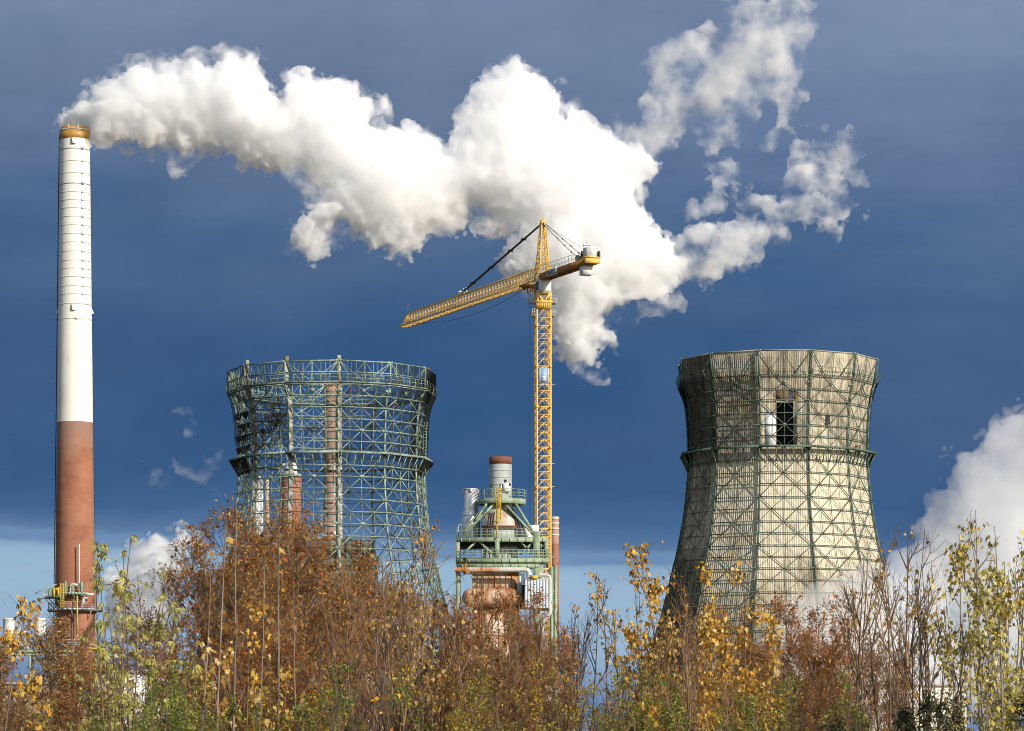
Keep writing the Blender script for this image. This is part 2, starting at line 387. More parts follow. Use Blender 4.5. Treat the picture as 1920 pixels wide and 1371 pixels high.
def frame_tower(T, root, rows, gal, top, lower_rows, steel, colm, gus, w, seed, facet_steel=None, columns_extra=0, dr_col=0.0, railm=None):
    """rows: photo rows of the ring beams above the gallery (front), gal: gallery row, lower_rows: below it"""
    rg = np.random.default_rng(seed)
    zs_up = [T.zf(y) for y in rows]; zg = T.zf(gal); zs_lo = [T.zf(y) for y in lower_rows]
    zt = T.zf(top); zb = 0.0
    allz = sorted(zs_up + [zg] + zs_lo)
    # corner columns, each its own mesh
    for k in range(12):
        zz = np.concatenate([np.linspace(zb, allz[0], 6)[:-1], allz, [zt + columns_extra]])
        P = np.array([T.pt(k, min(z, zt), dr_col) + (0, 0, max(0, z-zt)) for z in zz])
        m = MB(); m.poly(P, w['col']); m.build('column', colm, root)
    # ring beams: outer chord, inner chord and the short struts that tie them
    for z in allz:
        if abs(z - zg) < .01: continue
        m = MB()
        for k in range(12):
            m.bar(T.pt(k, z, w.get('ro', .42)), T.pt(k+1, z, w.get('ro', .42)), w['ring'])
            if not w.get('solo'): m.bar(T.pt(k, z, -.25), T.pt(k+1, z, -.25), w['ring']*.6)
            us = np.linspace(0, 1, 4 if w.get('solo') else 7)
            m.bars([T.fp(k, u, z, w.get('ro', .42)) for u in us[:-1]], [T.fp(k, u, z, -.25) for u in us[:-1]], w['ring']*.5)
        m.build('ring_beam', steel, root)
    # bracing facet by facet: big crosses over four rings, gussets, mid posts, small struts
    def crosses(zlist):
        out = []
        for i in range(0, len(zlist)-1, 4):
            out.append(zlist[i:i+5])
        return out
    lo = sorted(zs_lo + [zg], reverse=True)       # downwards from the gallery
    lo = lo + list(np.linspace(lo[-1], zb, 7)[1:])
    up = sorted([zg] + zs_up)
    top_row = up + [zt]
    for k in range(12):
        m = MB(); gm_ = m
        for grp in crosses(lo) + crosses(top_row):
            a, b = grp[0], grp[-1]
            n = len(grp)-1
            if n < 1: continue
            Z = lambda f: np.interp(f, np.linspace(0, 1, n+1), grp)
            # the two long diagonals follow the curved face through every ring
            fr = np.linspace(0, 1, n+1)
            A = [T.fp(k, f, Z(f)) for f in fr]; B = [T.fp(k, 1-f, Z(f)) for f in fr]
            m.bars(A[:-1], A[1:], w['x']); m.bars(B[:-1], B[1:], w['x'])
            if n >= 2:
                # secondary struts
                q = [((0, 0.5), (.25, .25)), ((1, .5), (.75, .25)), ((0, .5), (.25, .75)), ((1, .5), (.75, .75)),
                     ((.25, .25), (.25, .5)), ((.75, .25), (.75, .5)), ((.25, .5), (.25, .75)), ((.75, .5), (.75, .75)),
                     ((.5, 0.0), (.25, .25)), ((.5, 0.0), (.75, .25)), ((.5, 1.0), (.25, .75)), ((.5, 1.0), (.75, .75))]
                m.bars([T.fp(k, u0, Z(f0)) for (u0, f0), _ in q], [T.fp(k, u1, Z(f1)) for _, (u1, f1) in q], w['x']*.5)
                c = T.fp(k, .5, Z(.5), .1)
                ang = T.ph + (k+.5)*PI/6
                gm_.box(c, (w['gus'], .06, w['gus']*.8), ang, 1)
                for f_ in (0, .5, 1):
                    for u_ in (.04, .96):
                        gm_.box(T.fp(k, u_, Z(f_), .06), (w['gus']*.55, .05, w['gus']*.6), ang, 1)
        # mid posts
        zz = sorted(lo + zs_up + [zt])
        m.poly([T.fp(k, .5, z, -.05) for z in zz], w['mid'])
        for uu in (() if w.get('solo') else (.25, .75)):
            m.poly([T.fp(k, uu, z, -.12) for z in zz if z > zg - 1], w['mid']*.6)
        m.build('brace_panel', [facet_steel[k] if facet_steel else steel, gus], root)
    # gallery: walkway ring that sticks out, its brackets and handrail
    m = MB(); gw = w['gal']
    for k in range(12):
        for j in range(5):
            d0 = .25 + gw*j/5
            m.bar(T.pt(k, zg, d0+.02), T.pt(k+1, zg, d0+.02), gw/5*.94, .09)
        m.bar(T.pt(k, zg+.02, gw+.25), T.pt(k+1, zg+.02, gw+.25), .18, .32)
        us = np.linspace(0, 1, 7)[:-1]
        zl = zg - 2.1
        m.bars([T.fp(k, u, zg-.12, gw+.1) for u in us], [T.fp(k, u, zl, .1) for u in us], .12)
    ga = m.build('gallery', steel, root)
    rl = MB()
    def rail(zr, dr, hgt=1.05, step=6):
        for k in range(12):
            for q in (hgt, hgt*.55):
                rl.bar(T.pt(k, zr+q, dr), T.pt(k+1, zr+q, dr), .055)
            us = np.linspace(0, 1, step+1)[:-1]
            rl.bars([T.fp(k, u, zr, dr) for u in us], [T.fp(k, u, zr+hgt, dr) for u in us], .06)
    return ga, rail, rl, dict(zg=zg, zt=zt, zs_up=zs_up, zs_lo=zs_lo)

# ---------------- netting: threads too fine to see, modelled as a sheet with holes
def net_mat(name, col, cover, scale=1.0, hole=.55):
    t = NT(name); p = t.pos()
    a = t.noise(p, .55*scale, 4, .6); b = t.noise(p, 6*scale, 2, .5, stretch=(1, 1, .35))
    v = t.math('ADD', t.math('MULTIPLY', a, .75), t.math('MULTIPLY', b, .25))
    m = t.n('ShaderNodeMapRange'); m.inputs[1].default_value = hole-.16; m.inputs[2].default_value = hole+.16
    m.inputs[3].default_value = cover; m.inputs[4].default_value = 0
    t.l(v, m.inputs[0])
    d = t.n('ShaderNodeBsdfDiffuse'); d.inputs[0].default_value = col
    tr = t.n('ShaderNodeBsdfTransparent'); x = t.n('ShaderNodeMixShader')
    t.l(m.outputs[0], x.inputs[0]); t.l(tr.outputs[0], x.inputs[1]); t.l(d.outputs[0], x.inputs[2]); t.l(x.outputs[0], t.out.inputs[0])
    return t.m
M['net'] = net_mat('torn_netting', c4(.018, .022, .022), .62)
M['net_dense'] = net_mat('dense_netting', c4(.022, .024, .02), .93, hole=.66)
M['net_thin'] = net_mat('thin_netting', c4(.015, .018, .02), .40, hole=.5)

# ================ the stripped tower
profA = [(600, 192), (700, 193), (742, 192), (752, 187), (765, 180), (790, 177), (830, 175), (868, 174), (900, 174), (930, 175), (960, 178), (1000, 182),
         (1030, 188), (1060, 196), (1110, 207), (1160, 222), (1220, 244), (1300, 276), (1400, 320), (1520, 370)]
TA = Tower(622, 520, math.radians(6.8), profA, 192)
rootA = thing('cooling_tower', 'stripped cooling tower, only its green steel lattice left, brick chimneys showing through', 'cooling tower',
              (TA.cx, TA.Yc, 0), 'cooling towers')
rowsA = [678+22*i for i in range(2, 7)]
rowsA = [720, 741, 763, 785, 806, 827]
lowA = [872, 893, 914, 936, 959, 982, 1005, 1028, 1051, 1074, 1097, 1120, 1145, 1170, 1196, 1222]
facA = [M['pale_green']]*12
gaA, railA, rlA, infA = frame_tower(TA, rootA, rowsA, 849, 676, lowA, M['pale_green'], M['pale_green'], M['gusset'],
    dict(col=.22, ring=.10, x=.12, mid=.075, gus=.58, gal=1.15), 5, None, .0)
# walkway under the crown and its handrail
mm = MB(); zw1 = TA.zf(716)
for k in range(12):
    for j in range(3): mm.bar(TA.pt(k, zw1, .2-.42*j), TA.pt(k+1, zw1, .2-.42*j), .40, .16)
mm.build('walkway', M['pale_green'], rootA)
railA(zw1, .38, 1.15, 6); railA(zw1, -1.0, 1.15, 6)
rlA.build('handrail', M['pale_green'], rootA)
zr1 = TA.zf(697)
mm = MB()
for z_, w_ in ((infA['zt'], .16), (zr1, .14)):
    for k in range(12): mm.bar(TA.pt(k, z_, .05), TA.pt(k+1, z_, .05), w_)
for k in range(12):
    us = np.linspace(0, 1, 7)[1:-1]
    mm.bars([TA.fp(k, u, zw1) for u in us], [TA.fp(k, u, infA['zt']) for u in us], .075)
    for u0, u1 in ((0, .33), (.33, .67), (.67, 1)):
        pass
    mm.bars([TA.fp(k, 0, infA['zt']), TA.fp(k, .5, zw1), TA.fp(k, .5, infA['zt']-.0)], [TA.fp(k, .5, zw1), TA.fp(k, 1, infA['zt']), TA.fp(k, .5, zw1)], .13)
mm.build('crown_frame', M['pale_green'], rootA)
# thick old posts that rise past the rim, still wearing flakes of sheeting
for k in (-2, -1, 0):
    zz = [0] + sorted(infA['zs_lo'] + [infA['zg']] + infA['zs_up']) + [infA['zt']]
    P = np.array([TA.pt(k, z, -.42) for z in zz]); P = np.vstack([P, P[-1] + (0, 0, .75)])
    m = MB(); m.poly(P, .52 if k > -2 else .36, .52); m.build('post', M['column'], rootA)
# netting
def net_panel(T, k, z0, z1, dr0, dr1, mat, root, u0=0., u1=1., nseg=10, sag=.35, seed=0, ragged=0.0):
    rg = np.random.default_rng(seed); nz = 8
    us = np.linspace(u0, u1, nseg+1); v = []
    lowedge = rg.uniform(0, ragged, nseg+1)
    for i in range(nz+1):
        f = i/nz
        for j, u in enumerate(us):
            z = z1*(1-f) + (z0 + (z1-z0)*lowedge[j])*f
            p = T.fp(k, u, z, dr0*f + dr1*(1-f))
            v.append(p + rg.normal(0, .06, 3)*sag*2)
    i, j = np.meshgrid(np.arange(nz), np.arange(nseg), indexing='ij'); n = nseg+1
    f = np.stack([i*n+j, i*n+j+1, (i+1)*n+j+1, (i+1)*n+j], -1).reshape(-1, 4)
    m = MB(); m.add(v, f); return m.build('netting', mat, root, smooth=True)
zt = infA['zt']; zg = infA['zg']; upA = infA['zs_up']
z741, z763 = TA.zf(741), TA.zf(763)
for k, mt in ((2, 'net_dense'), (3, 'net_dense'), (1, 'net_thin'), (-3, 'net'), (-4, 'net'), (-2, 'net_thin')):
    net_panel(TA, k, z741, zt, .5, .25, M[mt], rootA, seed=k+20)
net_panel(TA, 2, TA.zf(840), z741, .5, .5, M['net_dense'], rootA, u0=.55, seed=41)
net_panel(TA, 3, TA.zf(840), z741, .5, .5, M['net_dense'], rootA, seed=42)
net_panel(TA, 2, zg, z741, .45, .5, M['net_thin'], rootA, u1=.6, seed=43)
net_panel(TA, 1, zg, zt, .45, .3, M['net_thin'], rootA, u0=.3, seed=44)
net_panel(TA, 0, TA.zf(760), zt, .45, .3, M['net_thin'], rootA, u0=.15, u1=.55, seed=45, ragged=.4)
for k in (-4, -3, -2): net_panel(TA, k, zg+.4, z741, .5, .6, M['net'], rootA, seed=50+k, ragged=.3)
for k in (5,): net_panel(TA, k, zg, zt-1, -.2, -.2, M['net_thin'], rootA, seed=60+k, ragged=.2)
for k in (-4, -3, 2, 3): net_panel(TA, k, zg-2.6, zg, .1, 1.5, M['net_dense'], rootA, seed=70+k, ragged=.25)
for k in (-2, -1, 1): net_panel(TA, k, zg-1.6, zg, .3, 1.3, M['net'], rootA, seed=80+k, ragged=.7)
# black rags of netting caught on the rings of the left side
rgn = np.random.default_rng(8)
for ri, (k, yf, u0, u1) in enumerate([(-3, 763, .1, .9), (-3, 785, .0, 1), (-2, 772, .35, .95), (-3, 806, .1, 1), (-3, 827, 0, .9), (-2, 800, .0, .4), (-2, 827, .1, .5), (-1, 800, .3, .6), (-2, 785, .5, .9)]):
    z_ = TA.zf(yf); m = MB()
    for q in range(12):
        u = rgn.uniform(u0, u1); p = TA.fp(k, u, z_, .45); L = rgn.uniform(.3, 1.5)
        q_ = TA.fp(k, np.clip(u + rgn.normal(0, .09), 0, 1), z_ - L, .45 + rgn.normal(0, .2))
        md = (p+q_)/2 + rgn.normal(0, .18, 3)
        m.poly([p, md, q_], rgn.uniform(.04, .16), .02)
    for q in range(9):
        ua = rgn.uniform(u0, u1); ub = np.clip(ua + rgn.uniform(.08, .3), 0, 1)
        a_, b_ = TA.fp(k, ua, z_+.05, .45), TA.fp(k, ub, z_+.05, .45); d_ = rgn.uniform(.3, 1.1)
        m.poly([a_*(1-f)+b_*f - np.array([0, 0, d_*4*f*(1-f)]) for f in np.linspace(0, 1, 6)], rgn.uniform(.08, .26), .03)
    m.build('net_rag', M['dark_steel'], rootA)
# faded red tapes
m = MB()
for k, u, ya, yb in [(0, .25, 716, 770), (0, .38, 690, 735), (0, .62, 740, 830), (1, .3, 725, 850), (1, .45, 770, 850), (2, .2, 690, 745), (-1, .3, 690, 750), (-1, .75, 700, 760), (-2, .7, 720, 800), (0, .8, 745, 800)]:
    za, zb_ = TA.zf(ya), TA.zf(yb)
    m.poly([TA.fp(k, u+rgn.normal(0, .012), z_, -.4) for z_ in np.linspace(za, zb_, 6)], .09, .02)
for k, ua, ub in [(2, .25, .42), (-3, .7, .9)]:
    m.poly([TA.fp(k, u, zt + rgn.uniform(.02, .2), .1) for u in np.linspace(ua, ub, 7)], .14)
m.build('red_tape', M['red_tape'], rootA)
# access ladder up the right-hand side
m = MB(); zz = [TA.zf(y) for y in range(775, 1240, 6)]
La = np.array([TA.fp(2, .55, z, .35) for z in zz]); Lb = np.array([TA.fp(2, .55, z, .8) for z in zz])
m.poly(La, .09); m.poly(Lb, .09); m.bars(La, Lb, .05)
m.build('ladder', M['pale_green'], rootA)

# timber louvre block left standing inside the tower
t = NT('weathered_louvre'); p = t.pos(); sx = t.n('ShaderNodeSeparateXYZ'); t.l(p, sx.inputs[0])
st = t.noise(p, 2.2, 5, .65, stretch=(1, 1, .08)); bl = t.noise(p, .5, 5, .6)
t.bsdf(t.ramp(t.math('ADD', t.math('MULTIPLY', st, .6), t.math('MULTIPLY', bl, .4)), [(.36, c4(.07, .055, .035)), (.5, c4(.24, .185, .105)), (.64, c4(.40, .33, .21))]), .9, bump=st, bstr=.3)
M['louvre'] = t.m
Yi = 524
rootL = thing('louvre_block', 'brown timber louvre block standing inside the stripped lattice tower', 'cooling louvre', (xw(652, Yi), Yi, 0))
m = MB(); x0, x1 = xw(605, Yi), xw(702, Yi); zt_ = zw(1012, Yi)
rg = np.random.default_rng(12)
m.box(((x0+x1)/2, Yi+3, zt_/2-.3), (x1-x0-.4, 5, zt_-.8)); m.build('core', M['louvre'], rootL)
for lev in range(9):
    z1 = zt_ - lev*2.4; z0 = z1 - 2.25
    if z0 < 0: break
    m = MB(); n = 46
    for i in range(n):
        xx = x0 + (x1-x0)*(i+.5)/n
        if rg.random() < .06: continue
        m.box((xx, Yi+.28+rg.uniform(-.05, .05), (z0+z1)/2 + rg.uniform(-.05, .08)), ((x1-x0)/n*.8, .1, z1-z0-rg.uniform(0, .2)))
    m.bar((x0-.15, Yi+.15, z1), (x1+.15, Yi+.15, z1), .16); m.build('slat_row', M['louvre'], rootL)
m = MB()
for xx in (x0, x0+(x1-x0)*.47, x1): m.bar((xx, Yi+.05, 0), (xx, Yi+.05, zt_+.5), .32)
m.build('post', M['deep_green'], rootL)

# ================ the clad tower
profB = [(600, 189), (700, 190), (712, 189), (722, 184), (745, 178), (770, 174), (800, 171.5), (835, 170.5), (870, 170.5), (900, 173), (930, 175.5), (960, 179), (1000, 186),
         (1030, 192), (1060, 200), (1110, 212), (1160, 226), (1220, 246), (1300, 276), (1400, 318), (1520, 366)]
TB = Tower(1458, 510, math.radians(-15), profB, 190)
rootB = thing('cooling_tower', 'cream clad cooling tower with mossy green lattice bands and one dark opening', 'cooling tower',
              (TB.cx, TB.Yc, 0), 'cooling towers')
rowsB = [703, 728, 750, 774, 796, 817]
lowB = [861, 885, 907, 931, 953, 977, 999, 1022, 1043, 1065, 1087, 1110, 1134, 1158, 1183, 1210]
gaB, railB, rlB, infB = frame_tower(TB, rootB, rowsB, 838, 656, lowB, M['deep_green'], M['deep_green'], M['pale_green'],
    dict(col=.19, ring=.12, x=.095, mid=.06, gus=.36, gal=1.0, solo=1, ro=.10), 6, None, 0)
railB(TB.zf(703), .5, 1.15, 6)
rlB.build('handrail', M['deep_green'], rootB)
# cladding
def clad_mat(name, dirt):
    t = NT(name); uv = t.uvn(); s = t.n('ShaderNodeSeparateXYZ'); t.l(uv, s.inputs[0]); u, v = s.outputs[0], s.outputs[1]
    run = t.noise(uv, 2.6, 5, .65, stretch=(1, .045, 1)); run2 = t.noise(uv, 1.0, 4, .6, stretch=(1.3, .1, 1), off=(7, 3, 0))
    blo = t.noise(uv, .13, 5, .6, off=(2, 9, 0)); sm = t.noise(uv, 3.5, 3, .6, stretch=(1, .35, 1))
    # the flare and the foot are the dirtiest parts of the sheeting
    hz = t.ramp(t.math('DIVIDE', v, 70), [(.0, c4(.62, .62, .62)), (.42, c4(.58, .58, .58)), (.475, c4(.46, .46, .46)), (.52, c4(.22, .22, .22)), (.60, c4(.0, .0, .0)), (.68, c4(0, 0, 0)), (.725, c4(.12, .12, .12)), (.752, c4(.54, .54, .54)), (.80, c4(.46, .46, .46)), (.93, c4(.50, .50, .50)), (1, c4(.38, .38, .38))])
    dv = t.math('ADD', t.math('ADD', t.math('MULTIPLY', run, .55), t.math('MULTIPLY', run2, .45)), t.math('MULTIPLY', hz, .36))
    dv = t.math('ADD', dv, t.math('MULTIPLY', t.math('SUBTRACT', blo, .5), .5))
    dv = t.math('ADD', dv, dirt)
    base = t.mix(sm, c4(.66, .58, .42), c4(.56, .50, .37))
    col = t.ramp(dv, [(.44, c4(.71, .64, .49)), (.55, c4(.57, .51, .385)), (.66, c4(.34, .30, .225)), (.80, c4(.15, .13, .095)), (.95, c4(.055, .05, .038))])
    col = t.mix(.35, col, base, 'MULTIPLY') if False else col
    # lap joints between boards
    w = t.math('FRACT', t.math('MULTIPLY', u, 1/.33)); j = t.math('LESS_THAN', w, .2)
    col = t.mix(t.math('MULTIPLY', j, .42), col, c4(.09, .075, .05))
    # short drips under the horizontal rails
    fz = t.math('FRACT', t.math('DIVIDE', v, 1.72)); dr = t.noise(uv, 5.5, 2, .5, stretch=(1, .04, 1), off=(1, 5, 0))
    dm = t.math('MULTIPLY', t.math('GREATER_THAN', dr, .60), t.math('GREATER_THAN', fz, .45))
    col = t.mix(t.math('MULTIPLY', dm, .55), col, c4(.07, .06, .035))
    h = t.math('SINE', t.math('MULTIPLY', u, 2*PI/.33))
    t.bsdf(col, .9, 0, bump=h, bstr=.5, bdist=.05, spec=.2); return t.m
M['clad'] = clad_mat('weathered_cladding', -.055); M['clad_dark'] = clad_mat('darker_cladding', .10)
M['plank'] = paint('bare_brown_plank', c4(.20, .12, .06), c4(.09, .05, .03), .9)
M['shade_sheet'] = paint('opening_shade_black', c4(.02, .022, .026), c4(.035, .035, .04), .7)  # plain black for the inner shade behind the openings
CO = -.30
def clad_facet(T, k, zs, holes, mat, root):
    m = MB(); W0 = 9.0
    us_all = sorted(set([0, .25, .5, .75, 1] + [u for h in holes for u in h[:2]]))
    zz = sorted(set(zs + [z for h in holes for z in h[2:4]]))
    for i in range(len(zz)-1):
        for j in range(len(us_all)-1):
            ua, ub, za, zb_ = us_all[j], us_all[j+1], zz[i], zz[i+1]
            um, zm = (ua+ub)/2, (za+zb_)/2
            if any(h[0] < um < h[1] and h[2] < zm < h[3] for h in holes): continue
            ch = 2*T.R(zm)*math.sin(PI/12)
            for dr, flip in ((CO, 0), (CO-.12, 1)):
                q = [T.fp(k, ua, za, dr), T.fp(k, ub, za, dr), T.fp(k, ub, zb_, dr), T.fp(k, ua, zb_, dr)]
                uvq = [((ua-.5)*ch + k*11.3, za), ((ub-.5)*ch + k*11.3, za), ((ub-.5)*ch + k*11.3, zb_), ((ua-.5)*ch + k*11.3, zb_)]
                m.add(q, [[0, 1, 2, 3]] if not flip else [[3, 2, 1, 0]], uv=uvq)
    # close the sheet's top edge
    z = zz[-1]
    q = [T.fp(k, 0, z, CO), T.fp(k, 1, z, CO), T.fp(k, 1, z, CO-.12), T.fp(k, 0, z, CO-.12)]
    m.add(q, [[0, 1, 2, 3]], uv=[(k*11., z), (k*11.+9, z), (k*11.+9, z), (k*11., z)])
    return m.build('cladding', mat, root)
zsB = [0.] + sorted(infB['zs_lo'] + [infB['zg']] + infB['zs_up']) + [infB['zt'] - .1]
zh = TB.zf
for k in range(12):
    holes = []
    if k == 0: holes = [(.33, .77, zh(834), zh(752)), (.575, .685, zh(752), zh(731))]
    if k == 1: holes = [(.44, .56, zh(795), zh(775))]
    clad_facet(TB, k, zsB, holes, M['clad_dark'] if k in (10, 9) else M['clad'], rootB)  # left flank facets take the darker cladding
def patch(T, k, u0, u1, z0, z1, dr, mat, name, root):
    m = MB(); a, b, c, d = T.fp(k, u0, z0, dr), T.fp(k, u1, z0, dr), T.fp(k, u1, z1, dr), T.fp(k, u0, z1, dr)
    inn = np.array([-(b-a)[1], (b-a)[0], 0]); inn = inn/np.linalg.norm(inn)*.06
    v = [a, b, c, d, a+inn, b+inn, c+inn, d+inn]
    m.add(v, [[0, 1, 2, 3], [7, 6, 5, 4], [0, 4, 5, 1], [1, 5, 6, 2], [2, 6, 7, 3], [3, 7, 4, 0]])
    return m.build(name, mat, root)
t = NT('white_corrugated_patch'); p = t.pos(); sx = t.n('ShaderNodeSeparateXYZ'); t.l(p, sx.inputs[0])
w = t.math('LESS_THAN', t.math('FRACT', t.math('MULTIPLY', sx.outputs[0], 1/.3)), .22)
t.bsdf(t.mix(t.math('MULTIPLY', w, .5), c4(.86, .88, .88), c4(.45, .50, .50)), .6); M['white_corr'] = t.m
patch(TB, 0, .105, .325, zh(834), zh(774), CO+.08, M['white_corr'], 'white_panel', rootB)
patch(TB, 0, .33, .57, zh(750.5), zh(732), CO+.06, M['plank'], 'plank_panel', rootB)
patch(TB, 0, .69, .77, zh(750.5), zh(732), CO+.06, M['plank'], 'plank_panel', rootB)
patch(TB, 0, .32, .78, zh(836), zh(750), CO-3.0, M['shade_sheet'], 'opening_shade', rootB)  # black sheet added inside the opening to stand for its dark interior
patch(TB, 0, .56, .70, zh(752), zh(729), CO-1.0, M['white_corr'], 'white_panel', rootB)
patch(TB, 1, .42, .58, zh(797), zh(773), CO-1.2, M['shade_sheet'], 'opening_shade', rootB)  # same black stand-in for the shade inside the small hole
patch(TB, 2, .42, .62, zh(845), zh(826), .1, M['plank'], 'loose_board', rootB)
# coping along the rim
m = MB()
for k in range(12): m.bar(TB.pt(k, infB['zt'], -.55), TB.pt(k+1, infB['zt'], -.55), .75, .14)
m.build('coping', M['concrete'], rootB)
# netting over the flare on both flanks and under the gallery
for k in (-3, -4, 3):
    net_panel(TB, k, zh(740), zh(700), .2, .6, M['net_dense'], rootB, seed=100+k)
for k in (-3, 3, -4):
    net_panel(TB, k, zh(838), zh(742), .2, .3, M['net'], rootB, seed=110+k, ragged=.1)
    net_panel(TB, k, zh(868), zh(838), .1, 1.1, M['net_dense'], rootB, seed=120+k, ragged=.2)
for k in (-2, -1): net_panel(TB, k, zh(838), zh(700), .35, .5, M['net_thin'], rootB, seed=130+k)
# ================================================================ tower crane
YC = 505.0; kx = YC/F
mx0 = xw(1018, YC)
rootC = thing('tower_crane', 'tall yellow lattice tower crane with drooping jib, standing behind the boiler house', 'crane', (mx0, YC, 0))
hw = 1.0; rot = math.radians(7)
def mpt(a, b, z):
    c, s = math.cos(rot), math.sin(rot); return np.array([mx0 + a*c - b*s, YC + a*s + b*c, z])
zm_top = zw(582, YC)
cor = [(-hw, -hw), (hw, -hw), (hw, hw), (-hw, hw)]
m = MB()
for a, b in cor: m.bar(mpt(a, b, 0), mpt(a, b, zm_top), .2)
nz = 62; zz = np.linspace(0, zm_top, nz+1)
for f in range(4):
    (a0, b0), (a1, b1) = cor[f], cor[(f+1) % 4]
    P, Q, w_ = [], [], []
    for i in range(nz):
        P.append(mpt(a0, b0, zz[i])); Q.append(mpt(a1, b1, zz[i])); w_.append(.15 if i % 5 == 0 else .075)
        am, bm = (a0+a1)/2, (b0+b1)/2
        P += [mpt(a0, b0, zz[i]), mpt(a1, b1, zz[i])]; Q += [mpt(am, bm, zz[i+1]), mpt(am, bm, zz[i+1])]; w_ += [.085, .085]
    m.bars(P, Q, w_)
for i in range(0, nz, 5):
    for a, b in cor: m.box(mpt(a, b, zz[i]), (.36, .36, .34), rot)
m.build('mast', M['yellow'], rootC)
m = MB()                                            # ladder inside the mast
for s_ in (-.2, .2): m.bar(mpt(.45+s_, .2, 0), mpt(.45+s_, .2, zm_top), .05)
zl = np.arange(0, zm_top, .5); m.bars([mpt(.25, .2, z) for z in zl], [mpt(.65, .2, z) for z in zl], .04)
m.build('ladder', M['galv'], rootC)
m = MB()
for z in (zw(637, YC), zw(723, YC), zw(870, YC), zw(913, YC), zw(1045, YC)):
    m.bar(mpt(-1.6, -.9, z), mpt(1.6, -.9, z), .09)
m.build('light_bracket', M['galv'], rootC)
# pale blue panel half-way up
m = MB(); zc = (zw(692, YC)+zw(719, YC))/2; m.box(mpt(0, -1.12, zc), (1.1, .1, 2.1), rot); pn = m.build('mast_panel', M['sign_blue'], rootC)
m = MB()
for a in (-.6, .6): m.box(mpt(a, -1.13, zc), (.1, .16, 2.15), rot)
m.build('panel_frame', M['white_box'], pn)
m = MB(); m.box(mpt(0, -1.185, zc-.28), (.62, .03, .26), rot); m.box(mpt(0, -1.185, zc-.62), (.48, .03, .2), rot); m.build('plate', M['white_box'], pn)
# slewing gear
m = MB(); z0, z1, z2 = zw(579, YC), zw(569, YC), zw(550, YC)
m.box(mpt(0, 0, (z0+z1)/2), (2.2, 2.2, z1-z0), rot)
for a in np.linspace(-.9, .9, 7): m.box(mpt(a, -1.13, (z0+z1)/2), (.1, .1, z1-z0), rot)
m.box(mpt(0, 0, z1+.12), (2.5, 2.4, .28), rot)
for a, b in cor: m.bar(mpt(a*.95, b*.95, z1), mpt(a*.95, b*.95, z2), .3)
for f in range(4):
    (a0, b0), (a1, b1) = cor[f], cor[(f+1) % 4]
    m.bar(mpt(a0*.95, b0*.95, z2), mpt((a0+a1)/2*.95, (b0+b1)/2*.95, z1), .28); m.bar(mpt(a1*.95, b1*.95, z2), mpt((a0+a1)/2*.95, (b0+b1)/2*.95, z1), .28)
    m.bar(mpt(a0*.95, b0*.95, z2), mpt(a1*.95, b1*.95, z2), .3)
m.build('slewing_gear', M['yellow'], rootC)
for zf_, ro in ((zw(568.5, YC), 1.95), (zw(593, YC), 1.65)):
    for sx_ in (-1, 1):
        m = MB()
        a0, a1 = (1.15*sx_, ro*sx_) 
        m.box(mpt((a0+a1)/2, 0, zf_), (abs(a1-a0), 2.2, .12), rot)
        for q in (.45, .9):
            m.bar(mpt(a1, -1.1, zf_+q), mpt(a1, 1.1, zf_+q), .05)
            for b in (-1.1, 1.1): m.bar(mpt(a0, b, zf_+q), mpt(a1, b, zf_+q), .05)
        for b in np.linspace(-1.1, 1.1, 4): m.bar(mpt(a1, b, zf_), mpt(a1, b, zf_+.95), .06)
        for b in (-1.1, 1.1): m.bar(mpt((a0+a1)/2, b, zf_), mpt((a0+a1)/2, b, zf_+.95), .05)
        m.build('platform', M['galv'], rootC)
# jib direction and turned frame
JD = np.array([-.394, .919, 0]); JS = np.array([.919, .394, 0])      # along the jib, and to its right
jb = np.array([mx0, YC, 0.])
def jp(s, t, z): return jb + JD*s + JS*t + np.array([0, 0, z])
zj = zw(524, YC); za = zj + 1.95
# cab: hangs beside the slewing ring, window towards the jib
cz0, cz1 = zw(551, YC), zw(526, YC)
m = MB()
cab = [(-.62, 1.0), (.62, 1.0), (.62, -.75), (-.62, -.75)]
A = [jp(s, t, cz0) for t, s in cab]; B = [jp(s*(1.0 if s < 0 else 1.25), t, cz1) for t, s in cab]
B_ = B
m.add(A + B_, [[3, 2, 1, 0], [4, 5, 6, 7], [0, 1, 5, 4], [1, 2, 6, 5], [2, 3, 7, 6], [3, 0, 4, 7]])
m.box(mpt(.22, -.55, (cz0+cz1)/2), (1.7, 1.1, cz1-cz0-.02), rot)
cb = m.build('cab', M['white_box'], rootC)
m = MB(); A1 = [jp(1.02, -.55, cz0+.55), jp(1.02, .55, cz0+.55), jp(1.26, .55, cz1-.12), jp(1.26, -.55, cz1-.12)]
off = JD*.03; m.add([p_+off for p_ in A1], [[0, 1, 2, 3]])
for sgn in (-1, 1):
    m.add([jp(.2, sgn*.645, cz0+.55), jp(1.0, sgn*.645, cz0+.55), jp(1.2, sgn*.645, cz1-.12), jp(.2, sgn*.645, cz1-.12)], [[0, 1, 2, 3]])
m.build('window', M['glass'], cb)
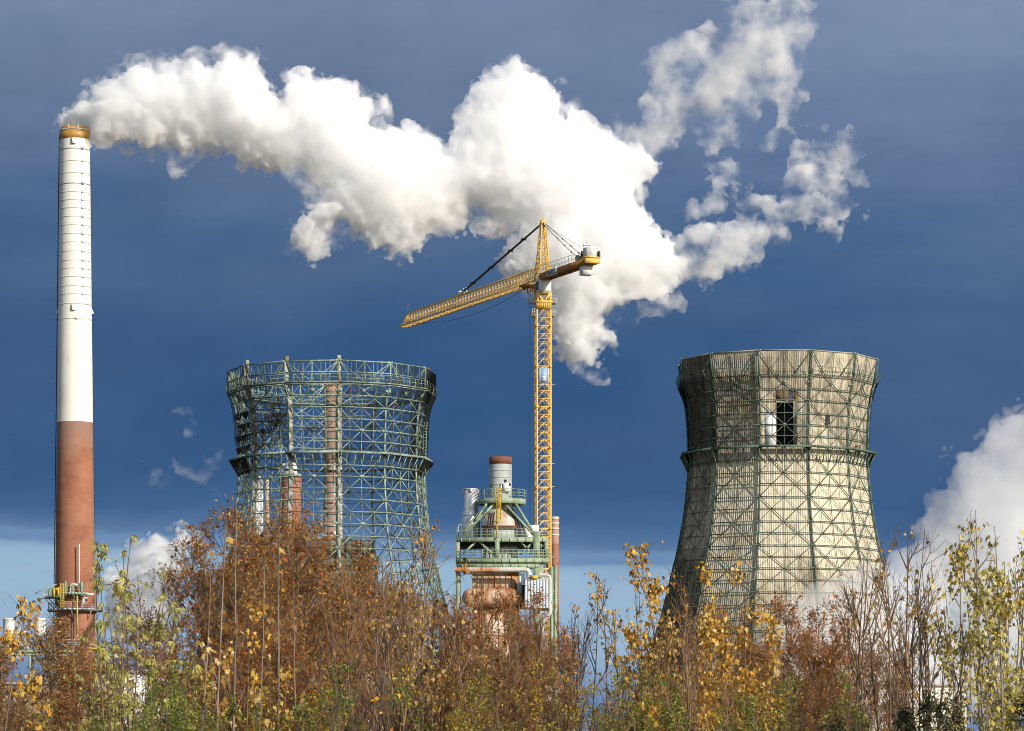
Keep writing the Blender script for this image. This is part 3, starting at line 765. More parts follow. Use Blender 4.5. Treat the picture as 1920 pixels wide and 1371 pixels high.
# tower peak
m = MB(); zp0, zp1 = zj, zw(417, YC)
bs = [(-.95, -.8), (.95, -.8), (.95, .8), (-.95, .8)]; tp = [(-.22, -.22), (.22, -.22), (.22, .22), (-.22, .22)]
def pk(i, f):
    z = zp0 + (zp1-zp0)*f; s_ = bs[i][1]*(1-f)+tp[i][1]*f + .1*f; t_ = bs[i][0]*(1-f)+tp[i][0]*f
    return jp(s_, t_, z)
for i in range(4): m.bar(pk(i, 0), pk(i, 1), .17)
fs = np.linspace(0, 1, 12)
for i in range(4):
    j_ = (i+1) % 4
    for q in range(11):
        m.bar(pk(i, fs[q]), pk(j_, fs[q]), .08); m.bar(pk(i if q % 2 else j_, fs[q]), pk(j_ if q % 2 else i, fs[q+1]), .085)
m.box(jp(.1, 0, zp1+.1), (.7, .6, .35)); m.bar(jp(.1, 0, zp1), jp(.1, 0, zp1+.9), .06)
m.box(jp(-.45, .1, zp1-.35), (.3, .35, .5))
m.build('tower_peak', M['yellow'], rootC)
m = MB()
for s_ in (-.15, .15): m.bar(jp(-1.1, .4+s_, zj), jp(-.35, .25+s_, zp1-.8), .05)
ff = np.linspace(0, 1, 22)
m.bars([jp(-1.1+.75*f, .25-.15*f, zj+(zp1-.8-zj)*f) for f in ff], [jp(-1.1+.75*f, .55-.15*f, zj+(zp1-.8-zj)*f) for f in ff], .04)
m.build('peak_ladder', M['yellow'], rootC)
# jib: triangular lattice
LJ = 55.5; nb = 46; m = MB(); ss = np.linspace(1.0, LJ, nb+1); jw = .85
taper = lambda s: 1.0 if s < LJ-1.9 else max(.02, (LJ-s)/1.9)
for t_ in (-jw, jw): m.bar(jp(.6, t_, zj), jp(LJ, t_, zj), .17)
m.bar(jp(.6, 0, za), jp(LJ-1.6, 0, za), .19); m.bar(jp(LJ-1.6, 0, za), jp(LJ, -jw*.5, zj), .14); m.bar(jp(LJ-1.6, 0, za), jp(LJ, jw*.5, zj), .14)
P, Q, w_ = [], [], []
for i in range(nb):
    s0, s1 = ss[i], ss[i+1]; sm_ = (s0+s1)/2
    for t_ in (-jw, jw):
        zz_ = zj + (za-zj)*taper(sm_)
        P += [jp(s0, t_, zj), jp(sm_, 0, zz_)]; Q += [jp(sm_, 0, zz_), jp(s1, t_, zj)]; w_ += [.07, .07]
    P += [jp(s0, -jw, zj), jp(s0, -jw if i % 2 else jw, zj)]; Q += [jp(s0, jw, zj), jp(s1, jw if i % 2 else -jw, zj)]; w_ += [.075, .065]
m.bars(P, Q, w_); m.bar(jp(LJ, -jw, zj), jp(LJ, jw, zj), .2)
jib = m.build('jib', M['yellow'], rootC)
m = MB(); m.bar(jp(LJ-1.7, 0, za), jp(LJ-1.7, 0, za+1.3), .06); m.box(jp(LJ-1.7, 0, za+1.3), (.22, .22, .3)); m.build('tip_lamp', M['red'], jib)
m = MB()
m.box(jp(31.2, 0, za+.28), (.5, 1.0, .5), math.atan2(JD[1], JD[0])); m.box(jp(32.2, .1, za+.35), (.35, .35, .6)); m.bar(jp(29.3, .1, za+.1), jp(29.6, .1, za+.9), .16); m.bar(jp(30.3, -.1, za+.1), jp(30.0, -.1, za+.8), .14)
m.build('pendant_anchor', M['white_box'], jib)
m = MB()                                             # trolley parked near the root
m.box(jp(5.2, 0, zj-.25), (1.9, 2.3, .3), math.atan2(JD[1], JD[0])); m.box(jp(4.2, .5, zj-.45), (.6, .5, .6), .4); m.box(jp(6.0, -.4, zj-.5), (.5, .5, .5), .4)
for s_, t_, l_ in ((3.4, .4, 1.4), (3.9, -.3, 1.0), (4.6, .3, .9), (5.6, .0, 1.0), (2.6, -.2, 1.7)): m.bar(jp(s_, t_, zj-.3), jp(s_, t_, zj-.3-l_), .16)
tr = m.build('trolley', M['shaded_yellow'], rootC)
m = MB()
zhk = zw(880, YC)
for s_, t_ in ((4.4, -.15), (5.4, .15)): m.bar(jp(s_, t_, zj-.4), jp(s_, t_, 24), .035)
m.build('hoist_rope', M['rope'], tr)
m = MB(); f = np.linspace(0, 1, 26)
pts = [jp(50.5 - 46*q, 0, (zj-.1) - 1.9*4*q*(1-q)*(.75+.2*q)) for q in f]; m.poly(pts, .05)
m.build('slack_rope', M['rope'], rootC)
# pendants
m = MB()
for t_ in (-.13, .13):
    a_, b_ = jp(.2, t_*.6, zp1-.1), jp(31.2, t_, za+.2)
    m.bar(a_, b_, .13)
    for q in (.22, .38, .62, .85): m.box(a_*(1-q)+b_*q, (.3, .55, .28), math.atan2(JD[1], JD[0]))
m.build('jib_pendant', M['rope'], rootC)
LCJ = 17.2
zc_ = zj + .25
m = MB()
for t_ in (-.75, .75):
    a_, b_ = jp(-.3, t_*.3, zp1-.2), jp(-(14.4 if t_ < 0 else 14.0), t_, zc_+.55)
    m.bar(a_, b_, .06)
    for q in (.42, .62, .8): m.box(a_*(1-q)+b_*q, (.2, .3, .2))
m.bar(jp(-.2, 0, zp1-.3), jp(-13.6, 0, zc_+2.4), .03)
m.build('counter_pendant', M['rope'], rootC)
# counter jib: two deep beams, plates between, walkway rail
m = MB(); ra = math.atan2(JD[1], JD[0])
m.bar(jp(-.6, -.8, zc_), jp(-LCJ, -.8, zc_), .14, .85); m.bar(jp(-.6, .8, zc_), jp(-LCJ, .8, zc_), .14, .85)
for s_ in np.linspace(-1, -LCJ+.3, 10): m.bar(jp(s_, -.8, zc_-.2), jp(s_, .8, zc_-.2), .16, .5)
m.box(jp(-(LCJ+.4)/2, 0, zc_+.3), (LCJ-.8, 1.5, .06), ra)
for s_ in (-4.2, -8, -11.5): m.box(jp(s_, .9, zc_), (.14, .12, .9), ra); m.box(jp(s_, -.9, zc_), (.14, .12, .9), ra)
m.build('counter_jib', M['shaded_yellow'], rootC)
m = MB(); m.box(jp(-LCJ-.02, 0, zc_+.02), (.5, 2.2, .72), ra); m.box(jp(-LCJ+1.0, 0, zc_+.50), (3.0, 2.4, .12), ra); m.build('end_frame', M['yellow'], rootC)
m = MB()
for t_ in (-.95, .95):
    for q in (.55, 1.05): m.bar(jp(-1.4, t_, zc_+.42+q), jp(-13.6, t_, zc_+.42+q), .045)
    for s_ in np.linspace(-1.4, -13.6, 11): m.bar(jp(s_, t_, zc_+.42), jp(s_, t_, zc_+1.47), .05)
m.build('handrail', M['galv'], rootC)
m = MB(); m.box(jp(-15.1, .1, zc_-1.05), (1.5, 1.5, 1.35), ra); m.box(jp(-15.1, .1, zc_-.3), (1.2, 1.3, .3), ra); m.build('counterweight', M['white_wall'], rootC)
m = MB(); m.box(jp(-16.6, .15, zc_+1.25), (1.7, 1.75, 1.4), ra)
wb = m.build('winch_housing', M['white_box'], rootC)
m = MB()
for q in np.linspace(-.5, .5, 5): m.box(jp(-17.46, .15, zc_+1.25+q), (.03, 1.6, .05), ra)
m.build('louvre', M['galv'], wb)
m = MB(); m.box(jp(-13.8, .3, zc_+.75), (1.5, 1.3, .7), ra); m.box(jp(-14.4, -.2, zc_+1.2), (.3, .4, 1.1), ra); m.box(jp(-13.9, .7, zc_+1.35), (.4, .3, .9), ra); wi = m.build('winch', M['dark_steel'], rootC)
m = MB(); m.tube([jp(-13.2, -.6, zc_+.95), jp(-13.2, .6, zc_+.95)], .42, 14); m.build('rope_drum', M['galv'], wi)
m = MB(); m.box(jp(-17.6, .9, zc_+.9), (.2, .35, .9), ra); m.build('switch_box', M['dark_steel'], rootC)
m = MB(); m.bar(jp(-14.9, .2, zc_+.4), jp(-14.9, .2, zc_+2.3), .1)
b0 = jp(-14.9, .2, zc_+2.5)
m.tube([b0 - JD*-.06, b0 + JD*-.14], .5, 18)
wl = m.build('round_marker', M['white_box'], rootC)
m = MB(); nrm = -JD
for a in range(8):
    an = a*PI/4; e = JS*math.cos(an) + np.array([0, 0, 1])*math.sin(an)
    c = b0 + nrm*.165 + e*.33; u_ = JS*(-math.sin(an)) + np.array([0, 0, 1])*math.cos(an)
    if a % 2 == 0: m.quad(c - e*.13 - u_*.06, c + e*.14 - u_*.12, c + e*.14 + u_*.12, c - e*.13 + u_*.06)
an = np.linspace(0, 2*PI, 9)[:-1]
m.add([b0 + nrm*.166 + (JS*math.cos(a) + np.array([0, 0, 1])*math.sin(a))*.13 for a in an] , [[0, 1, 2, 3], [0, 3, 4, 5], [0, 5, 6, 7]])
m.build('marking', M['red'], wl)
# name board on the counter jib
m = MB(); bc = jp(-5.3, -.905, zc_+.05)
m.box(bc, (3.6, .05, .98), ra); nb_ = m.build('name_board', M['white_wall'], rootC)
cu = bpy.data.curves.new('lettering', 'FONT'); cu.body = 'WASEL'; cu.size = .98; cu.extrude = .012; cu.align_x = 'CENTER'; cu.align_y = 'CENTER'; cu.offset = .018
tmp = bpy.data.objects.new('tmp', cu); COL.objects.link(tmp)
dg = bpy.context.evaluated_depsgraph_get(); me = bpy.data.meshes.new_from_object(tmp.evaluated_get(dg)); me.name = 'lettering'
bpy.data.objects.remove(tmp)
me.materials.clear(); me.materials.append(M['navy'])
tx, tz, tn = -JD, np.array([0, 0, 1.]), -JS
co_ = np.zeros(len(me.vertices)*3); me.vertices.foreach_get('co', co_); co_ = co_.reshape(-1, 3)
co_[:, :2] -= (co_[:, :2].max(0) + co_[:, :2].min(0))/2
sc_ = 3.25/np.ptp(co_[:, 0])
w_ = bc - np.array(rootC.location) + tn*.035 + co_[:, :1]*sc_*tx + co_[:, 1:2]*tz*1.02 + co_[:, 2:]*tn
me.vertices.foreach_set('co', w_.astype(np.float32).ravel()); me.update()
lt = bpy.data.objects.new('lettering', me); COL.objects.link(lt); lt.parent = nb_
# ================================================================ the tall chimney
YS = 600.0; ks = YS/F
xc = xw(140.7, YS)
def chr_(y): return np.interp(y, [243, 300, 500, 600, 793, 1000, 1178, 1500], [27.2, 27.9, 30.2, 31.2, 33.4, 35.8, 37.8, 41.5])*ks
rootS = thing('chimney', 'tall tapering chimney, white above and red brick below, with bronze rim, smoking', 'chimney', (xc, YS, 0), 'power station chimneys')
def shaft(name, y0, y1, mat, parent, c, Yd, rf, n=64, extra=0.0, step=24):
    ys = np.linspace(y0, y1, step); k = Yd/F
    m = MB(); m.lathe([(rf(y)+extra, CZ+(HY-y)*k) for y in ys], (c, Yd, 0), n)
    return m.build(name, mat, parent, smooth=True)
# the brick is soot greyed under the white part
bm = M['brick_red'].copy(); bm.name = 'sooty_red_brick'; tt_ = NT.__new__(NT); tt_.m = bm; tt_.t = bm.node_tree
pb = [n for n in bm.node_tree.nodes if n.type == 'BSDF_PRINCIPLED'][0]; src = pb.inputs['Base Color'].links[0].from_socket
gp_ = tt_.n('ShaderNodeNewGeometry').outputs['Position']; sz_ = tt_.n('ShaderNodeSeparateXYZ'); tt_.l(gp_, sz_.inputs[0])
hz_ = tt_.math('ADD', sz_.outputs[2], tt_.math('MULTIPLY', tt_.math('SUBTRACT', tt_.noise(gp_, .35, 5, .6, stretch=(1, 1, .25)), .5), 9))
mr_ = tt_.n('ShaderNodeMapRange'); mr_.inputs[1].default_value = zw(870, 600); mr_.inputs[2].default_value = zw(795, 600); tt_.l(hz_, mr_.inputs[0])
tt_.l(tt_.mix(tt_.math('MULTIPLY', mr_.outputs[0], .6), src, c4(.26, .19, .16)), pb.inputs['Base Color']); M['brick_chimney'] = bm
# whitewash that ends in an uneven scorched line on the brick
shaft('brick_shaft', 1523, 793, M['brick_chimney'], rootS, xc, YS, chr_, step=30)
t = NT('chalky_white_render'); p = t.pos(); s_ = t.n('ShaderNodeSeparateXYZ'); t.l(p, s_.inputs[0])
run = t.noise(p, 1.4, 4, .6, stretch=(1, 1, .05)); bl = t.noise(p, .25, 4, .6)
t.bsdf(t.ramp(t.math('ADD', t.math('MULTIPLY', run, .5), t.math('MULTIPLY', bl, .5)), [(.4, c4(.80, .78, .72)), (.55, c4(.76, .73, .66)), (.72, c4(.62, .58, .50))]), .75, bump=bl, bstr=.15)
M['render'] = t.m
shaft('white_shaft', 793, 262, M['render'], rootS, xc, YS, chr_, extra=.012, step=30)
m = MB(); k_ = ks
yb = [263, 261, 248, 246]
m.lathe([(chr_(262)+.02, zw(263, YS)), (chr_(262)+.10, zw(262.6, YS)), (chr_(250)+.10, zw(247, YS)), (chr_(250)-.2, zw(247, YS)), (chr_(250)-.25, zw(252, YS))], (xc, YS, 0), 64)
m.lathe([(chr_(247)-.02, zw(247, YS)), (chr_(245)-.05, zw(240, YS)), (chr_(245)-.35, zw(240, YS)), (chr_(245)-.4, zw(256, YS))], (xc, YS, 0), 64)
m.build('bronze_rim', M['bronze'], rootS, smooth=False)
m = MB(); a = np.linspace(0, 2*PI, 49)
pts = np.stack([xc + (chr_(246)+.16)*np.sin(a), YS - (chr_(246)+.16)*np.cos(a), np.full(49, zw(246.5, YS)+.05)], -1)
m.poly(pts, .10)
for an in (-.35, .35, 1.2, -1.2, 2.2, 3.1, -2.2): m.bar((xc+chr_(246)*math.sin(an), YS-chr_(246)*math.cos(an), zw(247, YS)), (xc+chr_(246)*math.sin(an), YS-chr_(246)*math.cos(an), zw(237, YS)), .05)
m.build('rim_rail', M['white_box'], rootS)
M['band'] = paint('tension_band', c4(.68, .66, .61), c4(.50, .47, .41), .6)
M['band_dark'] = paint('dark_tension_band', c4(.30, .29, .26), c4(.20, .18, .16), .6)
rg = np.random.default_rng(4)
for y in (279, 302, 324.5, 344.4, 360, 375, 390, 406, 422, 438, 454, 471, 488, 503, 519, 536, 551, 569, 597):
    m = MB(); z = zw(y, YS) - .35; r = chr_(y)+.035
    m.lathe([(r-.05, z-.075), (r+.02, z-.075), (r+.02, z+.075), (r-.05, z+.075)], (xc, YS, 0), 64)
    an = .62 if y < 565 else rg.uniform(-.5, .9)
    m.box((xc+(r+.06)*math.sin(an), YS-(r+.06)*math.cos(an), z), (.5, .22, .34), an)
    m.build('tension_band', M['band_dark'] if y in (344.4, 279) else M['band'], rootS)
# step irons and lightning rod stubs on both flanks
m = MB()
for y in np.arange(252, 1180, 3.2):
    r = chr_(y); z = zw(y, YS)
    m.bar((xc-r-.01, YS, z), (xc-r-.24, YS-.05, z), .07)
m.poly([(xc-chr_(y)-.24, YS-.05, zw(y, YS)) for y in np.linspace(252, 1180, 30)], .05)
m.poly([(xc-chr_(y)-.24, YS+.4, zw(y, YS)) for y in np.linspace(252, 1180, 30)], .05)
for y in np.arange(300, 1150, 20):
    r = chr_(y); z = zw(y, YS); m.bar((xc+r-.05, YS+.1, z), (xc+r+.42, YS+.1, z), .05)
    if y % 60 == 0: m.bar((xc-r, YS, z), (xc-r-.55, YS, z), .09)
m.poly([(xc+chr_(y)+.12, YS+.1, zw(y, YS)) for y in np.linspace(296, 1150, 30)], .035)
m.build('ladder', M['dark_steel'], rootS)
for y in (271, 583):
    for an in (0.0, PI/2, -PI/2):
        m = MB(); r = chr_(y); z = zw(y, YS)
        c = np.array([xc+(r+.18)*math.sin(an), YS-(r+.18)*math.cos(an), z])
        if an == 0:
            m.box(c + (-.15, 0, .25), (.12, .3, .95)); m.box(c + (.12, 0, -.27), (.65, .3, .12))
        else:
            sgn = 1 if an > 0 else -1
            v = [(xc+sgn*(r-.05), YS-.3, z+.6), (xc+sgn*(r+.45), YS-.3, z-.45), (xc+sgn*(r-.05), YS-.3, z-.6), (xc+sgn*(r-.05), YS+.3, z+.6), (xc+sgn*(r+.45), YS+.3, z-.45), (xc+sgn*(r-.05), YS+.3, z-.6)]
            m.add(v, [[0, 1, 2, 2], [3, 5, 4, 4], [0, 3, 4, 1], [1, 4, 5, 2]])
        m.build('warning_light', M['white_box'] if an else M['galv'], rootS)
# galleries near the foot
def gallery(y, extra, a0, a1, mat, railmat, name, posts=14, hgt=1.1, th=.22):
    z = zw(y, YS); r = chr_(y); a = np.linspace(a0, a1, posts*2+1); m = MB()
    P = lambda rr, zz: np.stack([xc + rr*np.sin(a), YS - rr*np.cos(a), np.full(len(a), zz)], -1)
    for q in np.linspace(.1, extra, 4): m.poly(P(r+q, z), extra/3.2, th)
    m.poly(P(r+extra, z-.1), .16, .34)
    for an in a[::4]: m.bar((xc+(r+extra)*math.sin(an), YS-(r+extra)*math.cos(an), z-.15), (xc+r*math.sin(an), YS-r*math.cos(an), z-1.9), .12)
    g_ = m.build(name, mat, rootS)
    m = MB()
    for q in (.4, .75, 1.1): m.poly(P(r+extra, z+q*hgt), .05)
    for p_ in P(r+extra, z)[::2]: m.bar(p_, p_+np.array([0, 0, hgt*1.1]), .07)
    m.build('railing', railmat, g_)
gallery(1144, 1.15, -PI, PI, M['galv'], M['galv'], 'gallery', 16)
gallery(1122, 1.7, -1.35, -.35, M['mint'], M['mint'], 'platform', 5, 1.35, .3)
gallery(1115.5, 1.3, -.40, .58, M['mint'], M['mint'], 'platform', 4, 1.6, .4)
m = MB(); Yf = YS - chr_(1140) - 1.3
for xx in (120.5, 126): m.bar((xw(xx, YS), Yf, zw(1143, YS)), (xw(xx, YS), Yf, zw(1097, YS)), .16)
for y in np.arange(1099, 1143, 3): m.bar((xw(120.5, YS), Yf, zw(y, YS)), (xw(126, YS), Yf, zw(y, YS)), .08)
m.bar((xw(151, YS), Yf+.1, zw(1192, YS)), (xw(151, YS), Yf+.1, zw(1120, YS)), .22)
for xx, y0, y1 in ((108, 1123, 1106), (116, 1123, 1104), (112.5, 1110, 1106)): m.bar((xw(xx, YS), Yf, zw(y0, YS)), (xw(xx, YS), Yf, zw(y1, YS)), .3)
m.build('yellow_ladder', M['safety_yellow'], rootS)
m = MB()
m.tube([(xw(154.2, YS), Yf+.6, zw(1104, YS)), (xw(154.2, YS), Yf+.6, zw(1024, YS))], .13, 10)
m.tube([(xw(154.2, YS), Yf+.6, zw(1098, YS)), (xw(157, YS), Yf+.6, zw(1103, YS)), (xw(157, YS), Yf+.6, zw(1116, YS))], .16, 10)
m.tube([(xw(139, YS), Yf+.5, zw(1117, YS)), (xw(139, YS), Yf+.5, zw(1102, YS)), (xw(141.5, YS), Yf+.5, zw(1098, YS)), (xw(147, YS), Yf+.5, zw(1098, YS)), (xw(150, YS), Yf+.5, zw(1101, YS))], .22, 10)
m.tube([(xw(151, YS), Yf+.35, zw(1143, YS)), (xw(151, YS), Yf+.35, zw(1195, YS))], .10, 8)
for y in (1150, 1160, 1170, 1180): m.box((xw(151, YS), Yf+.35, zw(y, YS)), (.32, .3, .14))
m.build('vent_pipe', M['white_box'], rootS)
m = MB()
for xx, yt in ((129, 1093), (143, 1100), (159, 1094), (104.5, 1100), (101, 1104)): m.bar((xw(xx, YS), Yf+.2, zw(1120, YS)), (xw(xx, YS), Yf+.2, zw(yt, YS)), .3 if xx > 120 else .14)
m.build('davit_post', M['mint'], rootS)
m = MB(); m.bar((xw(72, YS), YS-4.2, zw(1115.5, YS)), (xw(112, YS), YS-4.0, zw(1098, YS)), .12); m.bar((xw(72, YS), YS-4.2, zw(1115.5, YS)), (xw(98, YS), YS-4.0, zw(1118, YS)), .09); m.bar((xw(83, YS), YS-4.2, zw(1110, YS)), (xw(93, YS), YS-4.0, zw(1127, YS)), .09)
m.build('hoist_arm', M['galv'], rootS)
m = MB(); m.box((xw(173, YS), YS-4.2, zw(1117, YS)), (1.6, .6, .3)); m.box((xw(162, YS), YS-4.1, zw(1129, YS)), (.35, .3, 1.2)); m.box((xw(164, YS), YS-4.1, zw(1124, YS)), (1.0, .3, .2))
m.build('cable_tray', M['white_box'], rootS)

# ================================================================ the other chimneys
def plain_chimney(name_label, px, Yd, ytop, wtop, wbot, mat, parts, group='power station chimneys'):
    c = xw(px, Yd); k = Yd/F
    rf = lambda y: np.interp(y, [ytop, 1530], [wtop/2, wbot/2])*k
    root = thing('chimney', name_label, 'chimney', (c, Yd, 0), group)
    for (nm, y0, y1, mt, ex) in parts:
        shaft(nm, y0, y1, mt, root, c, Yd, rf, 40, ex, 10)
    m = MB(); m.lathe([(rf(ytop)-.35, zw(ytop, Yd)-1.5), (rf(ytop)-.3, zw(ytop, Yd)+.02), (rf(ytop)+.05, zw(ytop, Yd)+.02), (rf(ytop)+.05, zw(ytop, Yd)-.15)], (c, Yd, 0), 40)
    m.build('rim', mat, root); return root, c, rf
# banded one seen through the lattice, its right flank covered with pale sheets
r1, c1, rf1 = plain_chimney('old banded brick chimney with a rusty rim, seen through the stripped lattice tower', 624.5, 590, 719, 33, 41, M['brick_bright'],
    [('brick_shaft', 1520, 726, M['brick_old'], 0), ('brick_collar', 726, 719, M['brick_bright'], .08)])
rg = np.random.default_rng(21)
for y in list(range(735, 1030, 19)):
    m = MB(); z = zw(y, 590); r = rf1(y)+.02; m.lathe([(r-.04, z-.08), (r+.03, z-.08), (r+.03, z+.08), (r-.04, z+.08)], (c1, 590, 0), 40); m.build('tension_band', M['rust_cap'], r1)
m = MB(); m2 = MB()
for y in np.arange(845, 1035, 8.0):
    for a0 in np.arange(.15, 1.25, .22):
        if y < 900 and rg.random() < .45: continue
        if rg.random() < .10: continue
        aa = np.linspace(a0, a0+.215, 4); r = rf1(y)+.06; z1, z0 = zw(y, 590), zw(y+7.7, 590)
        v = [(c1+r*math.sin(a), 590-r*math.cos(a), z) for z in (z0, z1) for a in aa]
        (m if rg.random() < .75 else m2).add(v, [[i, i+1, 5+i, 4+i] for i in range(3)])
mo = m.build('repair_sheet', M['cream_wall'], r1); m2.build('repair_sheet', M['concrete'], r1)
# short orange one with a white cowl
r2, c2, rf2 = plain_chimney('short orange brick chimney with white cowl, left of the banded one inside the lattice', 546, 575, 890, 36, 41, M['cream_wall'],
    [('brick_shaft', 1520, 890, M['brick_bright'], 0)])
m = MB(); m.lathe([(rf2(890)-.5, zw(890, 575)), (rf2(890)*.62, zw(884, 575)), (rf2(890)*.62, zw(874, 575)), (rf2(890)*.4, zw(868, 575)), (.02, zw(866, 575))], (c2, 575, 0), 30)
m.bar((xw(529, 575), 573, zw(888, 575)), (xw(531, 575), 573, zw(870, 575)), .25); m.bar((xw(531, 575), 573, zw(878, 575)), (xw(536, 575), 573, zw(872, 575)), .25)
m.build('cowl', M['white_box'], r2)
m = MB(); m.lathe([(rf2(893)+.02, zw(896, 575)), (rf2(893)+.12, zw(896, 575)), (rf2(893)+.12, zw(889, 575)), (rf2(893)-.3, zw(889, 575))], (c2, 575, 0), 40); m.build('collar', M['concrete'], r2)
# brown one right of the crane mast, pale upper part
r3, c3, rf3 = plain_chimney('brown brick chimney with a pale banded top, half hidden behind the crane mast', 1040, 511, 969, 15.5, 17.5, M['concrete'],
    [('brick_shaft', 1520, 1020, M['brick_dark'], 0), ('smoke_stained_shaft', 1020, 969, M['brick_old'], .01)])
for y in (970, 979, 989, 1001):
    m = MB(); z = zw(y, 511)-.2; r = rf3(y)+.03; m.lathe([(r-.04, z-.12), (r+.04, z-.12), (r+.04, z+.12), (r-.04, z+.12)], (c3, 511, 0), 32); m.build('tension_band', M['band'], r3)
# bright flue pipes left inside the lattice
root = thing('flue_pipes', 'bright slim silver flue pipes and a rusty one beside the short orange chimney', 'flue', (xw(490, 570), 570, 0))
for xx, yt, r, mt in ((481, 897, .30, 'silver'), (485.5, 893, .34, 'white_box'), (490.5, 900, .30, 'silver'), (500.5, 898, .33, 'rust_casing')):
    m = MB(); m.tube([(xw(xx, 570), 570, 0), (xw(xx, 570), 570, zw(yt, 570))], r, 12)
    for y in range(int(yt)+6, 1100, 26): m.lathe([(r, 0), (r+.09, 0), (r+.09, .14), (r, .14)], (xw(xx, 570), 570, zw(y, 570)), 12)
    m.build('pipe', M[mt], root)

# ================================================================ boiler house
YB = 480.0; kb = YB/F
zx = lambda q: 820 + q/3.608        # detail-photo columns and rows
def bx(q): return xw(zx(q), YB)
def bz(q): return zw(820 + q/3.608, YB)
rootP = thing('boiler_house', 'rusty boiler house with grey round stack, hood and mint green steel decks', 'boiler house', (bx(420), YB, 0))
def hbox(q0, q1, r0, r1, y0, y1, mat, name, parent=None, rz=0):
    m = MB(); m.box(((bx(q0)+bx(q1))/2, (y0+y1)/2, (bz(r0)+bz(r1))/2), (bx(q1)-bx(q0), abs(y1-y0), bz(r0)-bz(r1)), rz); return m.build(name, M[mat], parent or rootP)
ysk = YB + 3.6; xs_ = bx(428); rs = (bx(504)-bx(352))/2
m = MB(); m.lathe([(rs, bz(430)), (rs, bz(168))], (xs_, ysk, 0), 48)
for q in (215, 262, 310): m.lathe([(rs, bz(q)), (rs+.04, bz(q)), (rs+.04, bz(q)+.12), (rs, bz(q)+.12)], (xs_, ysk, 0), 48)
stk = m.build('stack', M['grey_sheet'], rootP, smooth=False)
m = MB(); m.lathe([(rs-.03, bz(168)), (rs+.03, bz(168)), (rs+.03, bz(118)), (rs-.2, bz(118)), (rs-.25, bz(150))], (xs_, ysk, 0), 48); m.build('rusty_cap', M['rust_cap'], stk)
m = MB(); yq = ysk - rs
m.box((bx(463), yq-.15, bz(330)), (.75, .5, 1.1)); m.box((bx(487), yq-.05, bz(340)), (.35, .4, .8)); m.tube([(bx(433), yq-.3, bz(400)), (bx(433), yq-.3, bz(312)), (bx(440), yq-.3, bz(300)), (bx(450), yq-.3, bz(290))], .06, 8)
m.build('instrument_box', M['white_wall'], stk)
m = MB()
for q, r_ in ((362, 315), (489, 310), (460, 285)):
    dx = bx(q)-xs_; yy_ = ysk - math.sqrt(max(.05, rs*rs - dx*dx)); m.tube([(bx(q), yy_+.1, bz(r_)), (bx(q), yy_-.18, bz(r_))], .2, 12)
m.build('port', M['black'], stk)
# hood under the stack
m = MB()
def ring4(qa, qb, r_, ya, yb): return [(bx(qa), ya, bz(r_)), (bx(qb), ya, bz(r_)), (bx(qb), yb, bz(r_)), (bx(qa), yb, bz(r_))]
lv = [ring4(300, 552, 612, YB+.6, YB+7.4), ring4(303, 549, 556, YB+.7, YB+7.3), ring4(352, 505, 466, YB+1.7, YB+6.0), ring4(352, 505, 425, YB+1.6, YB+5.7)]
v = np.array(sum(lv, [])); f = []
for i in range(3):
    for j in range(4): f.append([i*4+j, i*4+(j+1) % 4, i*4+4+(j+1) % 4, i*4+4+j])
m.add(v, f); m.build('hood', M['hood'], rootP)
m = MB()
for r_ in (600, 608): m.bar((bx(298), YB+.5, bz(r_)), (bx(555), YB+.5, bz(r_)), .2)
m.build('hood_flange', M['rust_cap'], rootP)
hbox(303, 549, 612, 690, YB+.8, YB+7.2, 'grey_sheet', 'hood_base')
hbox(300, 318, 614, 676, YB+.55, YB+.8, 'rust_cap', 'rusty_plate')
m = MB()
for q in (345, 362, 378): m.tube([(bx(q), YB+.4, bz(690)), (bx(q), YB+.5, bz(570)), (bx(q+10), YB+1.0, bz(500))], .07, 8)
for q in (545, 560, 575): m.tube([(bx(q), YB+.4, bz(690)), (bx(q), YB+.4, bz(600)), (bx(q-25), YB+.8, bz(540)), (bx(q-70), YB+1.4, bz(470))], .10, 8)
m.build('conduit', M['dark_steel'], rootP)
# round gallery
m = MB(); zg_ = bz(407); Rg = (bx(600)-bx(268))/2; xg = bx(434)
m.lathe([(rs+.05, zg_), (Rg, zg_), (Rg, zg_-.75), (Rg-.3, zg_-.75), (Rg-.3, zg_-.25), (rs+.05, zg_-.25)], (xg, ysk, 0), 32)
rgal = m.build('round_gallery', M['mint'], rootP)
m = MB(); a = np.linspace(0, 2*PI, 33)
for q in (.4, .8, 1.25): m.poly(np.stack([xg+Rg*np.sin(a), ysk-Rg*np.cos(a), np.full(33, zg_+q)], -1), .06)
for an in a[:-1:2]: m.bar((xg+Rg*math.sin(an), ysk-Rg*math.cos(an), zg_), (xg+Rg*math.sin(an), ysk-Rg*math.cos(an), zg_+1.3), .07)
m.build('railing', M['mint'], rgal)
for a_, b_, w_ in (((345, 430), (172, 650), .32), ((402, 425), (178, 660), .32), ((437, 425), (652, 662), .32), ((520, 430), (648, 640), .34), ((335, 440), (262, 560), .26)):
    m = MB(); m.bar((bx(a_[0]), YB+1.2, bz(a_[1])), (bx(b_[0]), YB-.2, bz(b_[1])), w_, .3); m.build('strut', M['mint'], rootP)
m = MB()
for q in (402, 428): m.bar((bx(q), YB-1.6, bz(572)), (bx(q), YB-1.6, bz(342)), .1)
for r_ in np.arange(345, 572, 8.5): m.bar((bx(402), YB-1.6, bz(r_)), (bx(428), YB-1.6, bz(r_)), .05)
